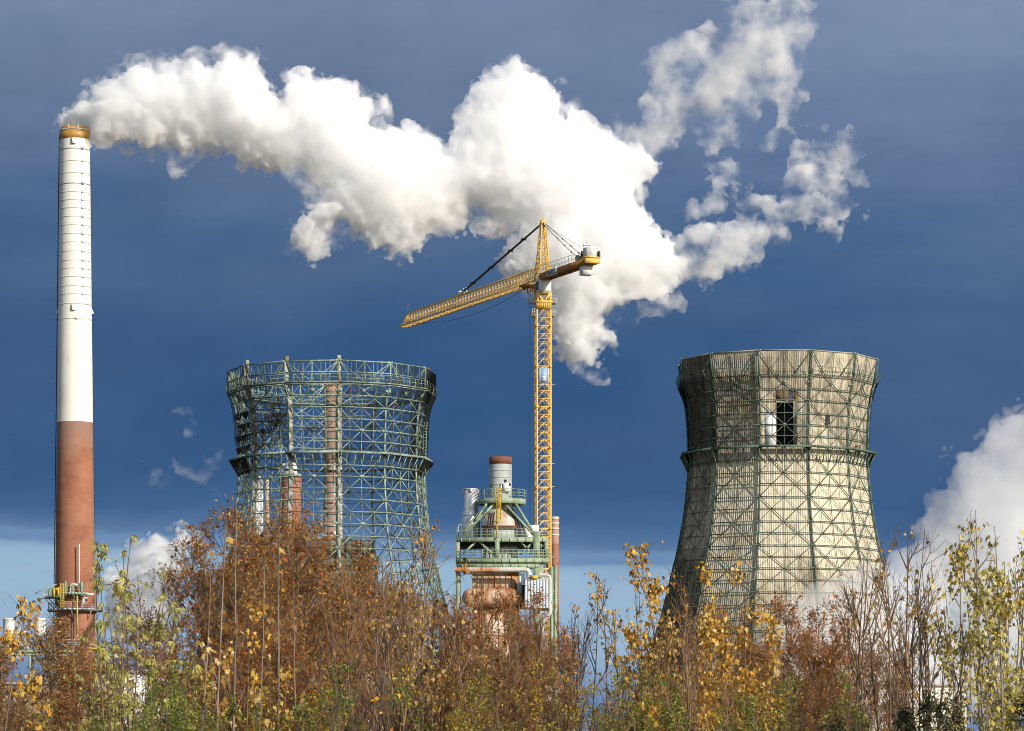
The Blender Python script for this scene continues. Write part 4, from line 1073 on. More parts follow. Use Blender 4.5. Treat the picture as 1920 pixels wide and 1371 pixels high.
for r_ in np.arange(365, 560, 26): m.poly([(bx(400), YB-1.6, bz(r_)), (bx(404), YB-2.2, bz(r_)), (bx(426), YB-2.2, bz(r_)), (bx(430), YB-1.6, bz(r_))], .06)
m.bar((bx(403), YB-1.5, bz(690)), (bx(403), YB-1.5, bz(572)), .14); m.box((bx(415), YB-1.6, bz(576)), (1.4, .5, .2))
m.build('ladder', M['safety_yellow'], rootP)
# decks
def deck(r_, q0, q1, hb, y0, y1, rail, name='deck'):
    m = MB(); z = bz(r_)
    m.box(((bx(q0)+bx(q1))/2, (y0+y1)/2, z-.06), (bx(q1)-bx(q0), y1-y0, .12))
    m.box(((bx(q0)+bx(q1))/2, y0+.12, z-.12-hb/2), (bx(q1)-bx(q0), .24, hb)); m.box((bx(q0)+.12, (y0+y1)/2, z-.14-hb/2), (.24, y1-y0-.5, hb)); m.box((bx(q1)-.12, (y0+y1)/2, z-.14-hb/2), (.24, y1-y0-.5, hb))
    for q in np.arange(q0+30, q1-10, 55): m.box((bx(q), y0-.03, z-.12-hb/2), (.12, .1, hb*.9))
    d = m.build(name, M['mint'], rootP)
    if rail:
        m = MB()
        for h_ in (.35, .75, 1.15): m.bar((bx(q0), y0+.1, z+h_), (bx(q1), y0+.1, z+h_), .055); m.bar((bx(q0)+.1, y0, z+h_), (bx(q0)+.1, y1, z+h_), .055); m.bar((bx(q1)-.1, y0, z+h_), (bx(q1)-.1, y1, z+h_), .055)
        for q in np.linspace(q0, q1, 19): m.bar((bx(q), y0+.1, z), (bx(q), y0+.1, z+1.2), .065)
        m.build('railing', M['mint'], d)
    return d
deck(680, 133, 742, .55, YB-1.2, YB+9, True)
deck(822, 133, 752, .5, YB-1.6, YB+9, True)
deck(856, 140, 690, .5, YB-1.3, YB+8.5, False)
hbox(150, 735, 700, 735, YB+.8, YB+8.8, 'black', 'shadow_soffit')  # black box added under the deck as the shade beneath it
t = NT('corrugated_grey'); p = t.pos(); s_ = t.n('ShaderNodeSeparateXYZ'); t.l(p, s_.inputs[0])
w = t.math('SINE', t.math('MULTIPLY', s_.outputs[0], 2*PI/.62))
t.bsdf(t.mix(t.noise(p, .8), c4(.45, .47, .47), c4(.36, .38, .38)), .5, .2, bump=w, bstr=1, bdist=.12); M['corr_grey'] = t.m
t = NT('corrugated_pale'); p = t.pos(); s_ = t.n('ShaderNodeSeparateXYZ'); t.l(p, s_.inputs[0])
t.bsdf(t.mix(t.noise(p, .8), c4(.52, .57, .62), c4(.44, .48, .52)), .5, .1); M['corr_pale'] = t.m
def corr(q0, q1, r0, r1, yf, depth, pitch, mat, name):
    "trapezoid sheet box: real ribs"
    x0_, x1_ = bx(q0), bx(q1); n = max(4, int((x1_-x0_)/pitch)); m = MB(); P = []
    for i in range(n):
        a = x0_ + (x1_-x0_)*i/n; p_ = (x1_-x0_)/n
        P += [(a, yf), (a+p_*.5, yf), (a+p_*.62, yf+.09), (a+p_*.88, yf+.09)]
    P.append((x1_, yf)); P += [(x1_, yf+depth), (x0_, yf+depth)]
    nn = len(P); v = [(a, b, bz(r1)) for a, b in P] + [(a, b, bz(r0)) for a, b in P]
    m.add(v, [[i, (i+1) % nn, nn+(i+1) % nn, nn+i] for i in range(nn)])
    m.box(((x0_+x1_)/2, yf+.1+depth/2, bz(r0)+.04), (x1_-x0_+.1, depth+.1, .08))
    m.box(((x0_+x1_)/2, yf+.1+depth/2, bz(r1)-.04), (x1_-x0_+.1, depth+.1, .08))
    return m.build(name, M[mat], rootP)
corr(308, 542, 735, 822, YB+1.2, 5, .42, 'corr_grey', 'fan_housing')
corr(590, 752, 968, 1156, YB-2.6, 3.2, .40, 'corr_pale', 'corrugated_cabinet')
# columns and diagonals
for q, w_, r0, r1, yy_ in ((139, .45, 680, 1480, YB-.9), (405, .5, 690, 860, YB-1.0), (671, .7, 640, 1900, YB-.9), (698, .45, 850, 1000, YB-.9), (737, .4, 690, 860, YB-.9), (139, .4, 690, 1900, YB+7.6), (671, .5, 690, 1900, YB+8)):
    m = MB(); m.box((bx(q), yy_, (bz(r0)+max(0, bz(r1)))/2), (w_, w_*.8, bz(r0)-max(0, bz(r1)))); m.box((bx(q), yy_-w_*.42, (bz(r0)+max(0, bz(r1)))/2), (w_*1.25, .06, bz(r0)-max(0, bz(r1)))); m.build('column', M['mint'], rootP)
for a_, b_ in (((262, 708), (172, 792)), ((283, 708), (398, 812)), ((560, 706), (640, 790)), ((650, 706), (560, 800)), ((690, 700), (736, 815)), ((736, 700), (690, 815))):
    m = MB(); m.bar((bx(a_[0]), YB-.6, bz(a_[1])), (bx(b_[0]), YB-.6, bz(b_[1])), .28); m.build('brace', M['mint'], rootP)
# stair tower to the right
m = MB()
for r_ in np.arange(705, 850, 7): m.bar((bx(700), YB-.4, bz(r_)), (bx(734), YB-.4, bz(r_)), .06)
for q in (700, 717, 734): m.bar((bx(q), YB-.4, bz(850)), (bx(q), YB-.4, bz(700)), .1)
for a_, b_ in (((800, 870), (793, 1900)), ((772, 880), (775, 1900))): m.bar((bx(a_[0]), YB-1, bz(a_[1])), (bx(b_[0]), YB-1, max(0, bz(b_[1]))), .34)
for r_ in (912, 925, 1030, 1045, 1165, 1180, 1290, 1305, 1400): m.bar((bx(750), YB-1, bz(r_)), (bx(812), YB-1, bz(r_)), .16); 
for r_ in np.arange(930, 1500, 12): m.bar((bx(772), YB-1.1, bz(r_)), (bx(786), YB-1.1, bz(r_)), .06)
for r_ in (1035, 1170): m.bar((bx(700), YB-.6, bz(r_)), (bx(800), YB-1, bz(r_)), .2)
m.build('stair_tower', M['mint'], rootP)
# boiler casing with ribs, drum, lower casing
m = MB(); m.box(((bx(236)+bx(555))/2, YB+4, (bz(908)+bz(1050))/2), (bx(555)-bx(236), 7, bz(908)-bz(1050)))
for q in (240, 278, 316, 354, 392, 430, 468, 506, 551): m.box((bx(q), YB+.45, (bz(912)+bz(1045))/2), (.14, .14, bz(912)-bz(1045)))
m.box(((bx(236)+bx(555))/2, YB+.43, bz(918)), (bx(555)-bx(236), .2, .3))
m.build('boiler_casing', M['rust_casing'], rootP)
m = MB(); zc_d = bz(1086); rd = (bz(1022)-bz(1150))/2; yd = YB-.2
prof = [(-.02, .02), (.25, rd*.55), (.6, rd*.85), (1.0, rd*.98), (1.4, rd)]
xa, xb = bx(165), bx(575); pts = [(xa+.0, yd, zc_d)]; X = [xa+p_[0] for p_ in prof] + [xb-p_[0] for p_ in prof[::-1]]; Rr = [p_[1] for p_ in prof] + [p_[1] for p_ in prof[::-1]]
m.tube([(x_, yd, zc_d) for x_ in X], np.array(Rr), 32, caps=False)
for x_ in np.linspace(xa+2.5, xb-2.5, 5): m.tube([(x_-.06, yd, zc_d), (x_+.06, yd, zc_d)], rd+.05, 32, caps=False)
m.build('drum', M['rust_drum'], rootP, smooth=True)
m = MB(); m.box(((bx(240)+bx(552))/2, YB+3.9, (bz(1050)+0)/2), (bx(552)-bx(240), 6.6, bz(1050)))
for q in np.linspace(250, 545, 8): m.box((bx(q), YB+.55, bz(1150)/2+.0), (.16, .14, bz(1150)))
m.build('lower_casing', M['rust_casing'], rootP)
hbox(556, 590, 1000, 1160, YB-.4, YB+1.5, 'black', 'dark_cabinet'); hbox(540, 575, 985, 1060, YB-1, YB+.2, 'grey_sheet', 'meter_box')
m = MB()
for q in (560, 572, 585): m.tube([(bx(q), YB-1.2, bz(1000)), (bx(q), YB-1.2, bz(925))], .09, 8)
m.build('conduit', M['white_wall'], rootP)
m = MB(); m.tube([(bx(118), YB-1.9, bz(902)), (bx(420), YB-1.9, bz(902))], .36, 16); m.tube([(bx(176), YB-1.5, bz(923)), (bx(330), YB-1.5, bz(923))], .2, 12); m.build('steam_pipe', M['rust_pipe'], rootP, smooth=True)
m = MB(); m.tube([(bx(420), YB-1.9, bz(902)), (bx(595), YB-1.9, bz(902)), (bx(612), YB-1.9, bz(908)), (bx(620), YB-1.9, bz(924)), (bx(620), YB-1.9, bz(972))], .36, 16)
m.lathe([(.36, 0), (.45, 0), (.45, .2), (.36, .2)], (bx(620), YB-1.9, bz(968)), 16); m.build('steam_pipe', M['pale_pipe'], rootP, smooth=True)
m = MB(); m.tube([(bx(690), YB-2.2, bz(936)), (bx(738), YB-2.2, bz(938)), (bx(757), YB-2.2, bz(950)), (bx(762), YB-2.2, bz(975)), (bx(762), YB-2.2, bz(1185)), (bx(755), YB-2.2, bz(1205)), (bx(722), YB-2.2, bz(1240)), (bx(710), YB-2.2, bz(1265)), (bx(708), YB-2.2, 0)], .26, 14); m.build('down_pipe', M['pale_pipe'], rootP, smooth=True)
m = MB(); m.box((bx(655), YB-2.4, bz(955)), (.9, .8, .5)); m.build('valve', M['safety_yellow'], rootP)
m = MB(); m.tube([(bx(640), YB+2, bz(690)), (bx(640), YB+2, bz(590))], 1.0, 18); m.build('side_duct', M['white_wall'], rootP)
hbox(575, 632, 612, 680, YB+1, YB+4, 'white_wall', 'control_box')
# silver vent standing beside the stack
yv = YB + 4.5; xv = bx(224)
rootV = thing('silver_vent', 'shiny silver vent drum with shoulder, standing left of the grey stack', 'vent', (xv, yv, bz(680)))
r0, r1 = (bx(272)-bx(178))/2, (bx(288)-bx(160))/2
m = MB(); m.lathe([(r1, bz(690)), (r1, bz(512)), (r0, bz(468)), (r0, bz(330)), (r0-.1, bz(330)), (r0-.12, bz(360))], (xv, yv, 0), 40); m.build('drum', M['silver'], rootV)
m = MB()
for z in (bz(332), bz(600), bz(512), bz(468)):
    rr = r0 if z > bz(480) else r1; m.lathe([(rr, z-.06), (rr+.06, z-.06), (rr+.06, z+.06), (rr, z+.06)], (xv, yv, 0), 40)
for sx_ in (-1, 1): m.box((xv+sx_*(r0+.1), yv, bz(345)), (.22, .3, .5))
m.box((xv, yv-r0-.05, bz(345)), (.3, .2, .45)); m.box((xv-.1, yv-r0-.05, bz(480)), (.3, .2, .3))
m.build('lug', M['silver'], rootV)
m = MB(); m.tube([(bx(142), YB+.5, bz(640)), (bx(142), YB+.5, bz(596)), (bx(150), YB+.5, bz(590)), (bx(166), YB+.5, bz(592))], .09, 8); tag(m.build('lamp_post', M['galv']), 'small bent grey lamp post at the left end of the upper green deck', 'lamp')
# ================================================================ left edge: drums on a pipe bridge
YD = 420.0
def dx(px): return xw(px, YD)
def dz(py): return zw(py, YD)
drums = [('white vent drum at the far left, standing alone against the sky', 16.5, 1160), ('white vent drum nearer the chimney foot, with a faint wisp above', 74.5, 1160)]
first = None
for lab, px, yt in drums:
    if first is None:
        r = thing('vent_drum', lab, 'vent drum', (dx(px), YD, dz(1222)), 'white vent drums'); rr = 11*YD/F
        m = MB(); m.lathe([(.02, dz(1196)), (rr*.55, dz(1195)), (rr*.98, dz(1189)), (rr, dz(1186)), (rr, dz(1162)), (rr+.05, dz(1161.5)), (rr+.05, dz(1160)), (rr-.08, dz(1160)), (rr-.1, dz(1164))], (dx(px), YD, 0), 40); m.build('drum', M['white_box'], r, smooth=False)
        m = MB(); m.tube([(dx(px), YD, dz(1195)), (dx(px), YD, dz(1221))], .16, 12); m.lathe([(.16, 0), (.26, 0), (.26, .1), (.16, .1)], (dx(px), YD, dz(1206)), 12); m.build('neck', M['white_box'], r)
        m = MB()
        for q in (-3, 5.5): m.box((dx(px+q), YD - math.sqrt(max(.01, rr*rr-(q*YD/F)**2)), dz(1184)), (.1, .1, .26))
        m.build('handle', M['black'], r); first = r
    else:
        c = first.copy(); COL.objects.link(c); c.location.x = dx(px); c['label'] = lab
        for ch in first.children:
            q = ch.copy(); COL.objects.link(q); q.parent = c
root = thing('pipe_bridge', 'green steel pipe bridge with cluttered thin pipes below the white drums', 'pipe bridge', (dx(60), YD, 0))
m = MB()
for z_, w_ in ((dz(1222), .35), (dz(1229), .18)): m.bar((dx(-40), YD-1, z_), (dx(150), YD-1, z_), .2, w_)
m.bar((dx(-40), YD+1.5, dz(1222)), (dx(150), YD+1.5, dz(1222)), .2, .3)
m.box(((dx(-40)+dx(150))/2, YD+.25, dz(1220.5)), (dx(150)-dx(-40), 2.4, .08))
for px in (-30, 4, 58, 100, 145):
    for y_ in (-.9, 1.4): m.bar((dx(px), YD+y_, 0), (dx(px), YD+y_, dz(1222)), .22)
    m.bar((dx(px), YD-.9, dz(1226)), (dx(px+14), YD-.9, dz(1245)), .14)
m.build('frame', M['mint'], root)
m = MB(); rg = np.random.default_rng(31)
for i, y in enumerate((1200, 1204.5, 1209, 1213, 1217)): m.tube([(dx(-40), YD+rg.uniform(-.6, 1), dz(y)), (dx(150), YD+rg.uniform(-.6, 1), dz(y))], rg.uniform(.04, .09), 8)
for i in range(34):
    px = rg.uniform(0, 120); y0 = rg.uniform(1192, 1208); m.bar((dx(px), YD-.6, dz(y0)), (dx(px), YD-.6, dz(1222)), rg.uniform(.04, .12))
    if rg.random() < .5: m.box((dx(px), YD-.6, dz(y0+rg.uniform(2, 12))), rg.uniform(.15, .4, 3))
m.box((dx(36), YD-.5, dz(1206)), (.35, .5, 1.2)); m.build('pipe', M['galv'], root)
m = MB(); m.box((dx(42), YD-.5, dz(1185)), (1.35, .4, .2)); m.bar((dx(37), YD-.5, dz(1186)), (dx(37), YD-.5, dz(1206)), .16); m.build('cable_tray', M['white_box'], root)
for px_, py_, w_ in ((1, 1199.5, 1.4), (108, 1184, 1.2)):
    m = MB(); m.box((dx(px_), YD-.6, dz(py_)), (w_, .4, .22)); m.build('cable_tray', M['white_box'], root)
m = MB(); m.tube([(dx(51.5), YD-.7, dz(1191.5)), (dx(51.5), YD-.8, dz(1191.5))], .15, 14); m.build('hand_wheel', M['rust_cap'], root)

# ================================================================ low buildings behind the trees
def hall(name, label, px0, px1, yt, Yd, depth, mat, trim=None, rows=0, seed=0, cat='building'):
    x0, x1 = xw(px0, Yd), xw(px1, Yd); h = zw(yt, Yd)
    r = thing(name, label, cat, ((x0+x1)/2, Yd, 0))
    m = MB(); m.box(((x0+x1)/2, Yd+depth/2, h/2), (x1-x0, depth, h)); m.build('wall', M[mat], r)
    m = MB(); m.box(((x0+x1)/2, Yd+depth/2, h+.12), (x1-x0+.5, depth+.5, .24)); m.build('roof', M[trim or 'concrete'], r)
    return r, x0, x1, h
r, x0, x1, h = hall('low_hall', 'cream walled hall with a dark slot and pipes, behind the bare trees at centre left', 664, 792, 1209, 300, 14, 'cream_wall')
m = MB(); m.box(((x0+x1)/2, 299.9, zw(1264, 300)), (x1-x0, .12, .7)); m.build('dark_slot', M['black'], r)
m = MB()
for y, rr in ((1251, .09), (1283, .12), (1311, .14), (1330, .1)): m.tube([(x0-4, 299.2, zw(y, 300)), (x1+1, 299.2, zw(y, 300))], rr, 10)
for px in (652, 690, 735, 776): m.tube([(xw(px, 300), 299.0, 0), (xw(px, 300), 299.0, zw(1262, 300))], .13, 10)
m.build('pipe', M['white_box'], r)
m = MB()
for px in (800, 812): m.bar((xw(px, 300), 299, 0), (xw(px, 300), 299, zw(1220, 300)), .25)
for y in (1222, 1238, 1260): m.bar((xw(786, 300), 299, zw(y, 300)), (xw(826, 300), 299, zw(y, 300)), .2)
m.build('pipe_rack', M['mint'], r)
r, x0, x1, h = hall('white_shed', 'bright white walled shed glinting through the brown thicket at lower left', 148, 336, 1262, 280, 10, 'white_wall')
m = MB()
for px in np.arange(152, 334, 9): m.box((xw(px, 280), 279.96, h/2), (.06, .06, h))
m.build('sheet_rib', M['white_wall'], r)
r, x0, x1, h = hall('engine_house', 'grey engine house with a pale band, behind the brown thicket at lower left', -60, 140, 1284, 330, 12, 'concrete')
m = MB(); m.box(((x0+x1)/2, 329.9, zw(1314, 330)), (x1-x0, .14, .5)); m.build('pale_band', M['cream_wall'], r)
r, x0, x1, h = hall('tank_house', 'low cream building with grey rooftop railing at lower right, under the steam', 1560, 1812, 1287, 360, 16, 'cream_wall')
m = MB()
for q in (.5, 1.0): m.bar((x0, 360, h+.25+q), (x1, 360, h+.25+q), .05)
for xx in np.linspace(x0, x1, 22): m.bar((xx, 360, h+.2), (xx, 360, h+1.3), .06)
m.build('railing', M['galv'], r)
m = MB()
for y in (1317, 1322, 1328): m.bar((xw(1590, 360), 359.6, zw(y, 360)), (xw(1720, 360), 359.6, zw(y, 360)), .1)
for px in range(1592, 1722, 14): m.bar((xw(px, 360), 359.6, zw(1332, 360)), (xw(px, 360), 359.6, zw(1312, 360)), .07)
m.build('wall_rail', M['grey_sheet'], r)
r, x0, x1, h = hall('pump_house', 'pale concrete pump house behind the reddish thicket below the boiler house', 836, 1052, 1290, 380, 14, 'white_wall')
m = MB()
for px in (880, 905, 960, 985, 1012): m.tube([(xw(px, 380), 379, 0), (xw(px, 380), 379, zw(1225 if px != 905 else 1262, 380))], .28, 12)
m.build('pipe', M['silver'], r)
m = MB()
for px in np.arange(850, 1045, 24): m.box((xw(px, 380), 379.93, zw(1330, 380)), (.8, .1, 1.4))
m.build('window', M['glass'], r)
# ================================================================ steam
def upsample(n, lam, s, rg, ax_n):
    pass
def bspl(N, step, lam, rg):
    "weights that read a coarse random lattice at N points `step` apart (cubic B-spline)"
    x = np.arange(N)*step/lam + rg.random(); L = int(x[-1]) + 4
    i = np.floor(x).astype(int); t = x - i
    w = np.stack([(1-t)**3/6, (3*t**3-6*t*t+4)/6, (-3*t**3+3*t*t+3*t+1)/6, t**3/6], 1)
    Wm = np.zeros((N, L), np.float32)
    for k in range(4): Wm[np.arange(N), i+k] = w[:, k]
    return Wm
def lattice_noise(shape, step, lam, rg):
    A = [bspl(n, step, l, rg) for n, l in zip(shape, lam if np.ndim(lam) else (lam,)*3)]
    g = rg.standard_normal([a.shape[1] for a in A]).astype(np.float32)
    g = np.tensordot(A[2], g, (1, 2)); g = np.tensordot(A[1], g, (1, 2)); g = np.tensordot(A[0], g, (1, 2))
    return g * 1.9      # about unit spread
def poly_dist(P, X, Y):
    "signed distance (+ inside) from grid points to a closed outline"
    P = np.asarray(P, float); Q = np.roll(P, -1, 0)
    x, y = X.ravel(), Y.ravel(); best = np.full(len(x), 1e9); ins = np.zeros(len(x), bool)
    for (ax, ay), (bx_, by_) in zip(P, Q):
        ex, ey = bx_-ax, by_-ay; t_ = np.clip(((x-ax)*ex + (y-ay)*ey)/(ex*ex+ey*ey+1e-9), 0, 1)
        best = np.minimum(best, (x-ax-t_*ex)**2 + (y-ay-t_*ey)**2)
        c = (ay > y) != (by_ > y)
        ins ^= c & (x < ex*(y-ay)/(ey if ey else 1e-9) + ax)
    d = np.sqrt(best); d[~ins] *= -1
    return d.reshape(X.shape).astype(np.float32)
def surface_nets(phi):
    s = phi > 0
    nx, ny, nz = phi.shape
    cnt = np.zeros((nx-1, ny-1, nz-1), np.int8)
    for a in (0, 1):
        for b in (0, 1):
            for c in (0, 1): cnt += s[a:nx-1+a, b:ny-1+b, c:nz-1+c]
    act = (cnt > 0) & (cnt < 8)
    I = np.argwhere(act); idx = np.full(act.shape, -1, np.int32); idx[act] = np.arange(len(I))
    acc = np.zeros((len(I), 3), np.float32); num = np.zeros(len(I), np.float32)
    cs = [(a, b, c) for a in (0, 1) for b in (0, 1) for c in (0, 1)]
    val = {c: phi[I[:, 0]+c[0], I[:, 1]+c[1], I[:, 2]+c[2]] for c in cs}
    for c in cs:
        for ax in range(3):
            if c[ax]: continue
            d = list(c); d[ax] = 1; d = tuple(d)
            va, vb = val[c], val[d]; x = (va > 0) != (vb > 0)
            t_ = np.where(x, va/(va-vb+1e-12), 0)
            p = np.tile(np.array(c, np.float32), (len(I), 1)); p[:, ax] = t_
            acc[x] += p[x]; num[x] += 1
    V = I + acc/num[:, None]
    F_ = []
    for ax in range(3):
        o1, o2 = (ax+1) % 3, (ax+2) % 3
        sl0 = [slice(None)]*3; sl1 = [slice(None)]*3
        sl0[ax] = slice(0, -1); sl1[ax] = slice(1, None)
        for o in (o1, o2): sl0[o] = slice(1, -1); sl1[o] = slice(1, -1)
        a, b = s[tuple(sl0)], s[tuple(sl1)]
        E = np.argwhere(a != b)
        if not len(E): continue
        sg = a[E[:, 0], E[:, 1], E[:, 2]]
        E = E.copy(); E[:, o1] += 1; E[:, o2] += 1
        def cell(d1, d2):
            q = E.copy(); q[:, o1] += d1; q[:, o2] += d2; return idx[q[:, 0], q[:, 1], q[:, 2]]
        q = np.stack([cell(-1, -1), cell(0, -1), cell(0, 0), cell(-1, 0)], 1)
        q[~sg] = q[~sg][:, ::-1]
        F_.append(q)
    return V, np.concatenate(F_)
def steam_mat(name, dens, col=(.992, .992, .994, 1), aniso=-.2, patchy=None):
    t = NT(name); v = t.n('ShaderNodeVolumeScatter'); v.inputs['Color'].default_value = col
    v.inputs['Density'].default_value = dens; v.inputs['Anisotropy'].default_value = aniso
    if patchy:       # torn, uneven vapour
        sc, lo, hi = patchy[:3]
        p = t.pos(); w = t.noise(p, sc*.8, 2, .5); q = t.n('ShaderNodeVectorMath', operation='ADD'); t.l(p, q.inputs[0])
        cw = t.n('ShaderNodeCombineXYZ'); t.l(t.math('MULTIPLY', w, 3.0), cw.inputs[0]); t.l(t.math('MULTIPLY', w, -2.0), cw.inputs[2]); t.l(cw.outputs[0], q.inputs[1])
        n = t.noise(q.outputs[0], sc, 5, .62)
        m = t.n('ShaderNodeMapRange'); m.interpolation_type = 'SMOOTHSTEP'; m.inputs[1].default_value = lo; m.inputs[2].default_value = hi; m.inputs[4].default_value = dens; m.inputs[3].default_value = patchy[3] if len(patchy) > 3 else 0
        t.l(n, m.inputs[0]); t.l(m.outputs[0], v.inputs['Density'])
    t.l(v.outputs[0], t.out.inputs['Volume']); return t.m
def steam(name, label, polys, Yd, dens, step, amp, lam0, octs, seed, Rk=50., cap=70., half=120, holes=(), wob=40, base=0.0, gain=.55, billow=.6, soft=None, minisl=12, group=None, thin=(), lean=0.0, stretch=(1, 1, 1), patchy=None, slope=1.0, col=(.992, .992, .994, 1)):
    rg = np.random.default_rng(seed)
    allp = np.vstack([np.asarray(p, float) for p in polys]); pad = amp*1.5 + 6
    x0, y0 = allp.min(0) - pad; x1, y1 = allp.max(0) + pad
    xs = np.arange(x0, x1, step); ys = np.arange(y0, y1, step); ws = np.arange(-half, half+step, step)
    X, Y = np.meshgrid(xs, ys, indexing='ij')
    d = np.max([poly_dist(p, X, Y) for p in polys], axis=0)
    sh = (len(xs), len(ys), len(ws))
    c0 = lattice_noise((sh[0], sh[1], 2), step, (170, 170, 1e3), rg)[..., 0]*wob*.5 + lean*(X-x0)
    w = ws[None, None] - c0[..., None]
    dd = np.minimum(d*slope, cap)
    phi = dd[..., None] - w*w/(2*Rk) - base
    a, lam = amp, lam0
    # noisier where asked (the torn, thinning parts)
    loc = np.ones_like(X)
    for (tx_, ty_, tr, f) in thin: loc += f*np.exp(-((X-tx_)**2+(Y-ty_)**2)/(2*tr*tr))
    for o in range(octs):
        n = lattice_noise(sh, step, tuple(lam*q for q in stretch), rg)
        b = 3.4*np.abs(n) - 1.7
        phi += (a*(billow*b*.7 + (1-billow)*n))*loc[..., None].astype(np.float32)
        a *= gain; lam *= .5
        if lam < step*1.6: break
    phi -= ((loc-1)*amp*.35)[..., None]
    for (hx, hy, hr) in holes: phi -= (hr*1.6*np.exp(-((X-hx)**2+(Y-hy)**2)/(2*(hr*.6)**2)))[..., None]
    phi[0] = phi[-1] = -1; phi[:, 0] = phi[:, -1] = -1; phi[:, :, 0] = phi[:, :, -1] = -1
    V, Q = surface_nets(phi)
    k = Yd/F
    pw = np.stack([(x0 + V[:, 0]*step - CX)*k, Yd + (-half + V[:, 2]*step)*k, CZ + (HY - y0 - V[:, 1]*step)*k], 1)
    c = pw.mean(0)
    m = MB(); m.add(pw, Q)
    o = m.build(name, steam_mat(name, dens, col, patchy=patchy), smooth=True, origin=(c[0], c[1], c[2]))
    tag(o, label, 'steam' if label else None, group); return o

P_main = [(116,240),(112,226),(120,212),(132,204),(142,194),(170,185),(178,160),(205,153),(240,148),(252,130),(278,123),(298,135),(330,128),(358,132),(365,113),(384,124),(400,131),(415,115),(440,106),(470,112),(490,130),(510,160),(506,178),(527,194),(531,170),(545,150),(562,140),(600,147),(640,165),(670,183),(700,184),(719,187),(708,211),(690,238),(720,240),(760,238),(800,246),(822,265),(836,288),(848,264),(862,236),(890,205),(905,176),(926,160),(932,136),(965,123),(1000,136),(1030,150),(1042,182),(1047,214),(1062,222),(1072,204),(1088,226),(1112,236),(1140,256),(1162,288),(1190,318),(1172,342),(1186,370),(1205,400),(1212,440),(1240,446),(1262,460),(1276,490),(1270,530),(1250,550),(1205,560),(1172,560),(1160,590),(1128,606),(1128,630),(1116,645),(1122,668),(1128,690),(1105,697),(1075,682),(1042,665),(1030,620),(1020,570),(1000,545),(955,520),(940,508),(946,480),(960,462),(972,432),(940,432),(912,424),(870,422),(840,430),(802,446),(794,466),(768,480),(740,474),(712,466),(682,448),(655,436),(632,432),(600,444),(586,470),(576,478),(560,455),(575,432),(584,402),(582,376),(602,376),(606,346),(578,340),(566,320),(530,320),(500,318),(470,312),(448,306),(430,286),(415,271),(380,275),(362,270),(352,290),(340,290),(322,272),(300,265),(285,270),(275,262),(230,265),(205,270),(195,276),(182,270),(170,258),(166,244)]
steam('steam_plume', 'long dense white steam plume streaming rightwards from the tall chimney top', [P_main], 602, .62, 2.3, 10.5, 62, 6, 11, Rk=60, cap=80, half=122, base=-4, gain=.74, billow=.62, patchy=(.30, .36, .60, .10),
      holes=[(895, 385, 26), (880, 360, 14), (918, 408, 12), (590, 385, 12), (640, 420, 16), (1150, 590, 20)], thin=[(590, 440, 40, 1.2), (740, 460, 50, .8), (1100, 640, 60, .8), (1190, 420, 60, .5), (900, 400, 60, .6), (150, 225, 30, .3)])
main_plume = bpy.data.objects['steam_plume']
fr = steam('vapour_fringe', None, [P_main], 602, .42, 3.0, 15, 56, 6, 31, Rk=62, cap=80, half=135, base=-9, gain=.70, billow=.35, patchy=(.24, .47, .74),
      holes=[(895, 385, 22), (640, 420, 12), (92, 250, 24), (110, 190, 14)], thin=[(590, 440, 40, .6), (740, 460, 50, .5), (1100, 640, 60, .5), (900, 400, 60, .4)])
fr.parent = main_plume; fr.location = fr.location - main_plume.location
P_up = [(1175,312),(1170,240),(1186,230),(1205,190),(1226,175),(1218,110),(1236,90),(1270,75),(1310,60),(1330,50),(1350,62),(1362,30),(1376,15),(1400,6),(1440,2),(1470,-14),(1496,-4),(1532,40),(1516,82),(1502,140),(1490,170),(1516,190),(1505,215),(1480,232),(1465,250),(1440,268),(1446,240),(1452,205),(1430,190),(1400,230),(1380,256),(1350,268),(1330,256),(1290,240),(1270,276),(1236,300),(1216,325),(1195,326)]
steam('steam_cloud', 'broken translucent steam cloud rising to the top edge, right of the big plume', [P_up], 615, .34, 2.8, 15, 70, 6, 12, Rk=40, cap=60, half=100, base=-13, gain=.68, billow=.4, patchy=(.17, .44, .74),
      thin=[(1250, 190, 70, .5), (1470, 210, 50, .7), (1210, 290, 40, .5), (1490, 40, 40, .6)])
P_r1 = [(1503,322),(1508,272),(1556,250),(1590,244),(1614,266),(1613,300),(1600,326),(1560,336),(1524,326)]
P_r2 = [(1436,432),(1460,400),(1470,365),(1500,355),(1522,335),(1545,345),(1572,360),(1606,376),(1594,402),(1576,432),(1550,432),(1520,415),(1490,420),(1462,442)]
P_r3 = [(1262,480),(1276,440),(1300,425),(1334,420),(1370,426),(1400,418),(1428,440),(1434,470),(1396,500),(1350,512),(1310,524),(1268,518)]
P_r4 = [(1360,372),(1400,352),(1440,362),(1470,390),(1460,402),(1420,395),(1380,392)]
P_r5 = [(1270,398),(1295,372),(1330,385),(1345,395),(1310,402),(1290,412)]
P_r6 = [(1318,315),(1350,300),(1392,330),(1400,345),(1372,330),(1345,332)]
steam('steam_cloud', 'small round steam puff drifting farthest right, above the other shreds', [P_r1], 615, .42, 2.2, 13, 44, 5, 13, Rk=30, cap=40, half=75, base=-10, gain=.68, patchy=(.2, .42, .74), billow=.5, thin=[(1510, 320, 30, .6)])
steam('steam_cloud', 'ragged steam shreds below the small round puff, thinning out to the right', [P_r2, P_r4], 615, .45, 2.2, 14, 44, 5, 14, Rk=28, cap=36, half=75, base=-10, gain=.68, patchy=(.2, .42, .74), billow=.5, thin=[(1580, 400, 40, .8), (1400, 375, 40, .4)])
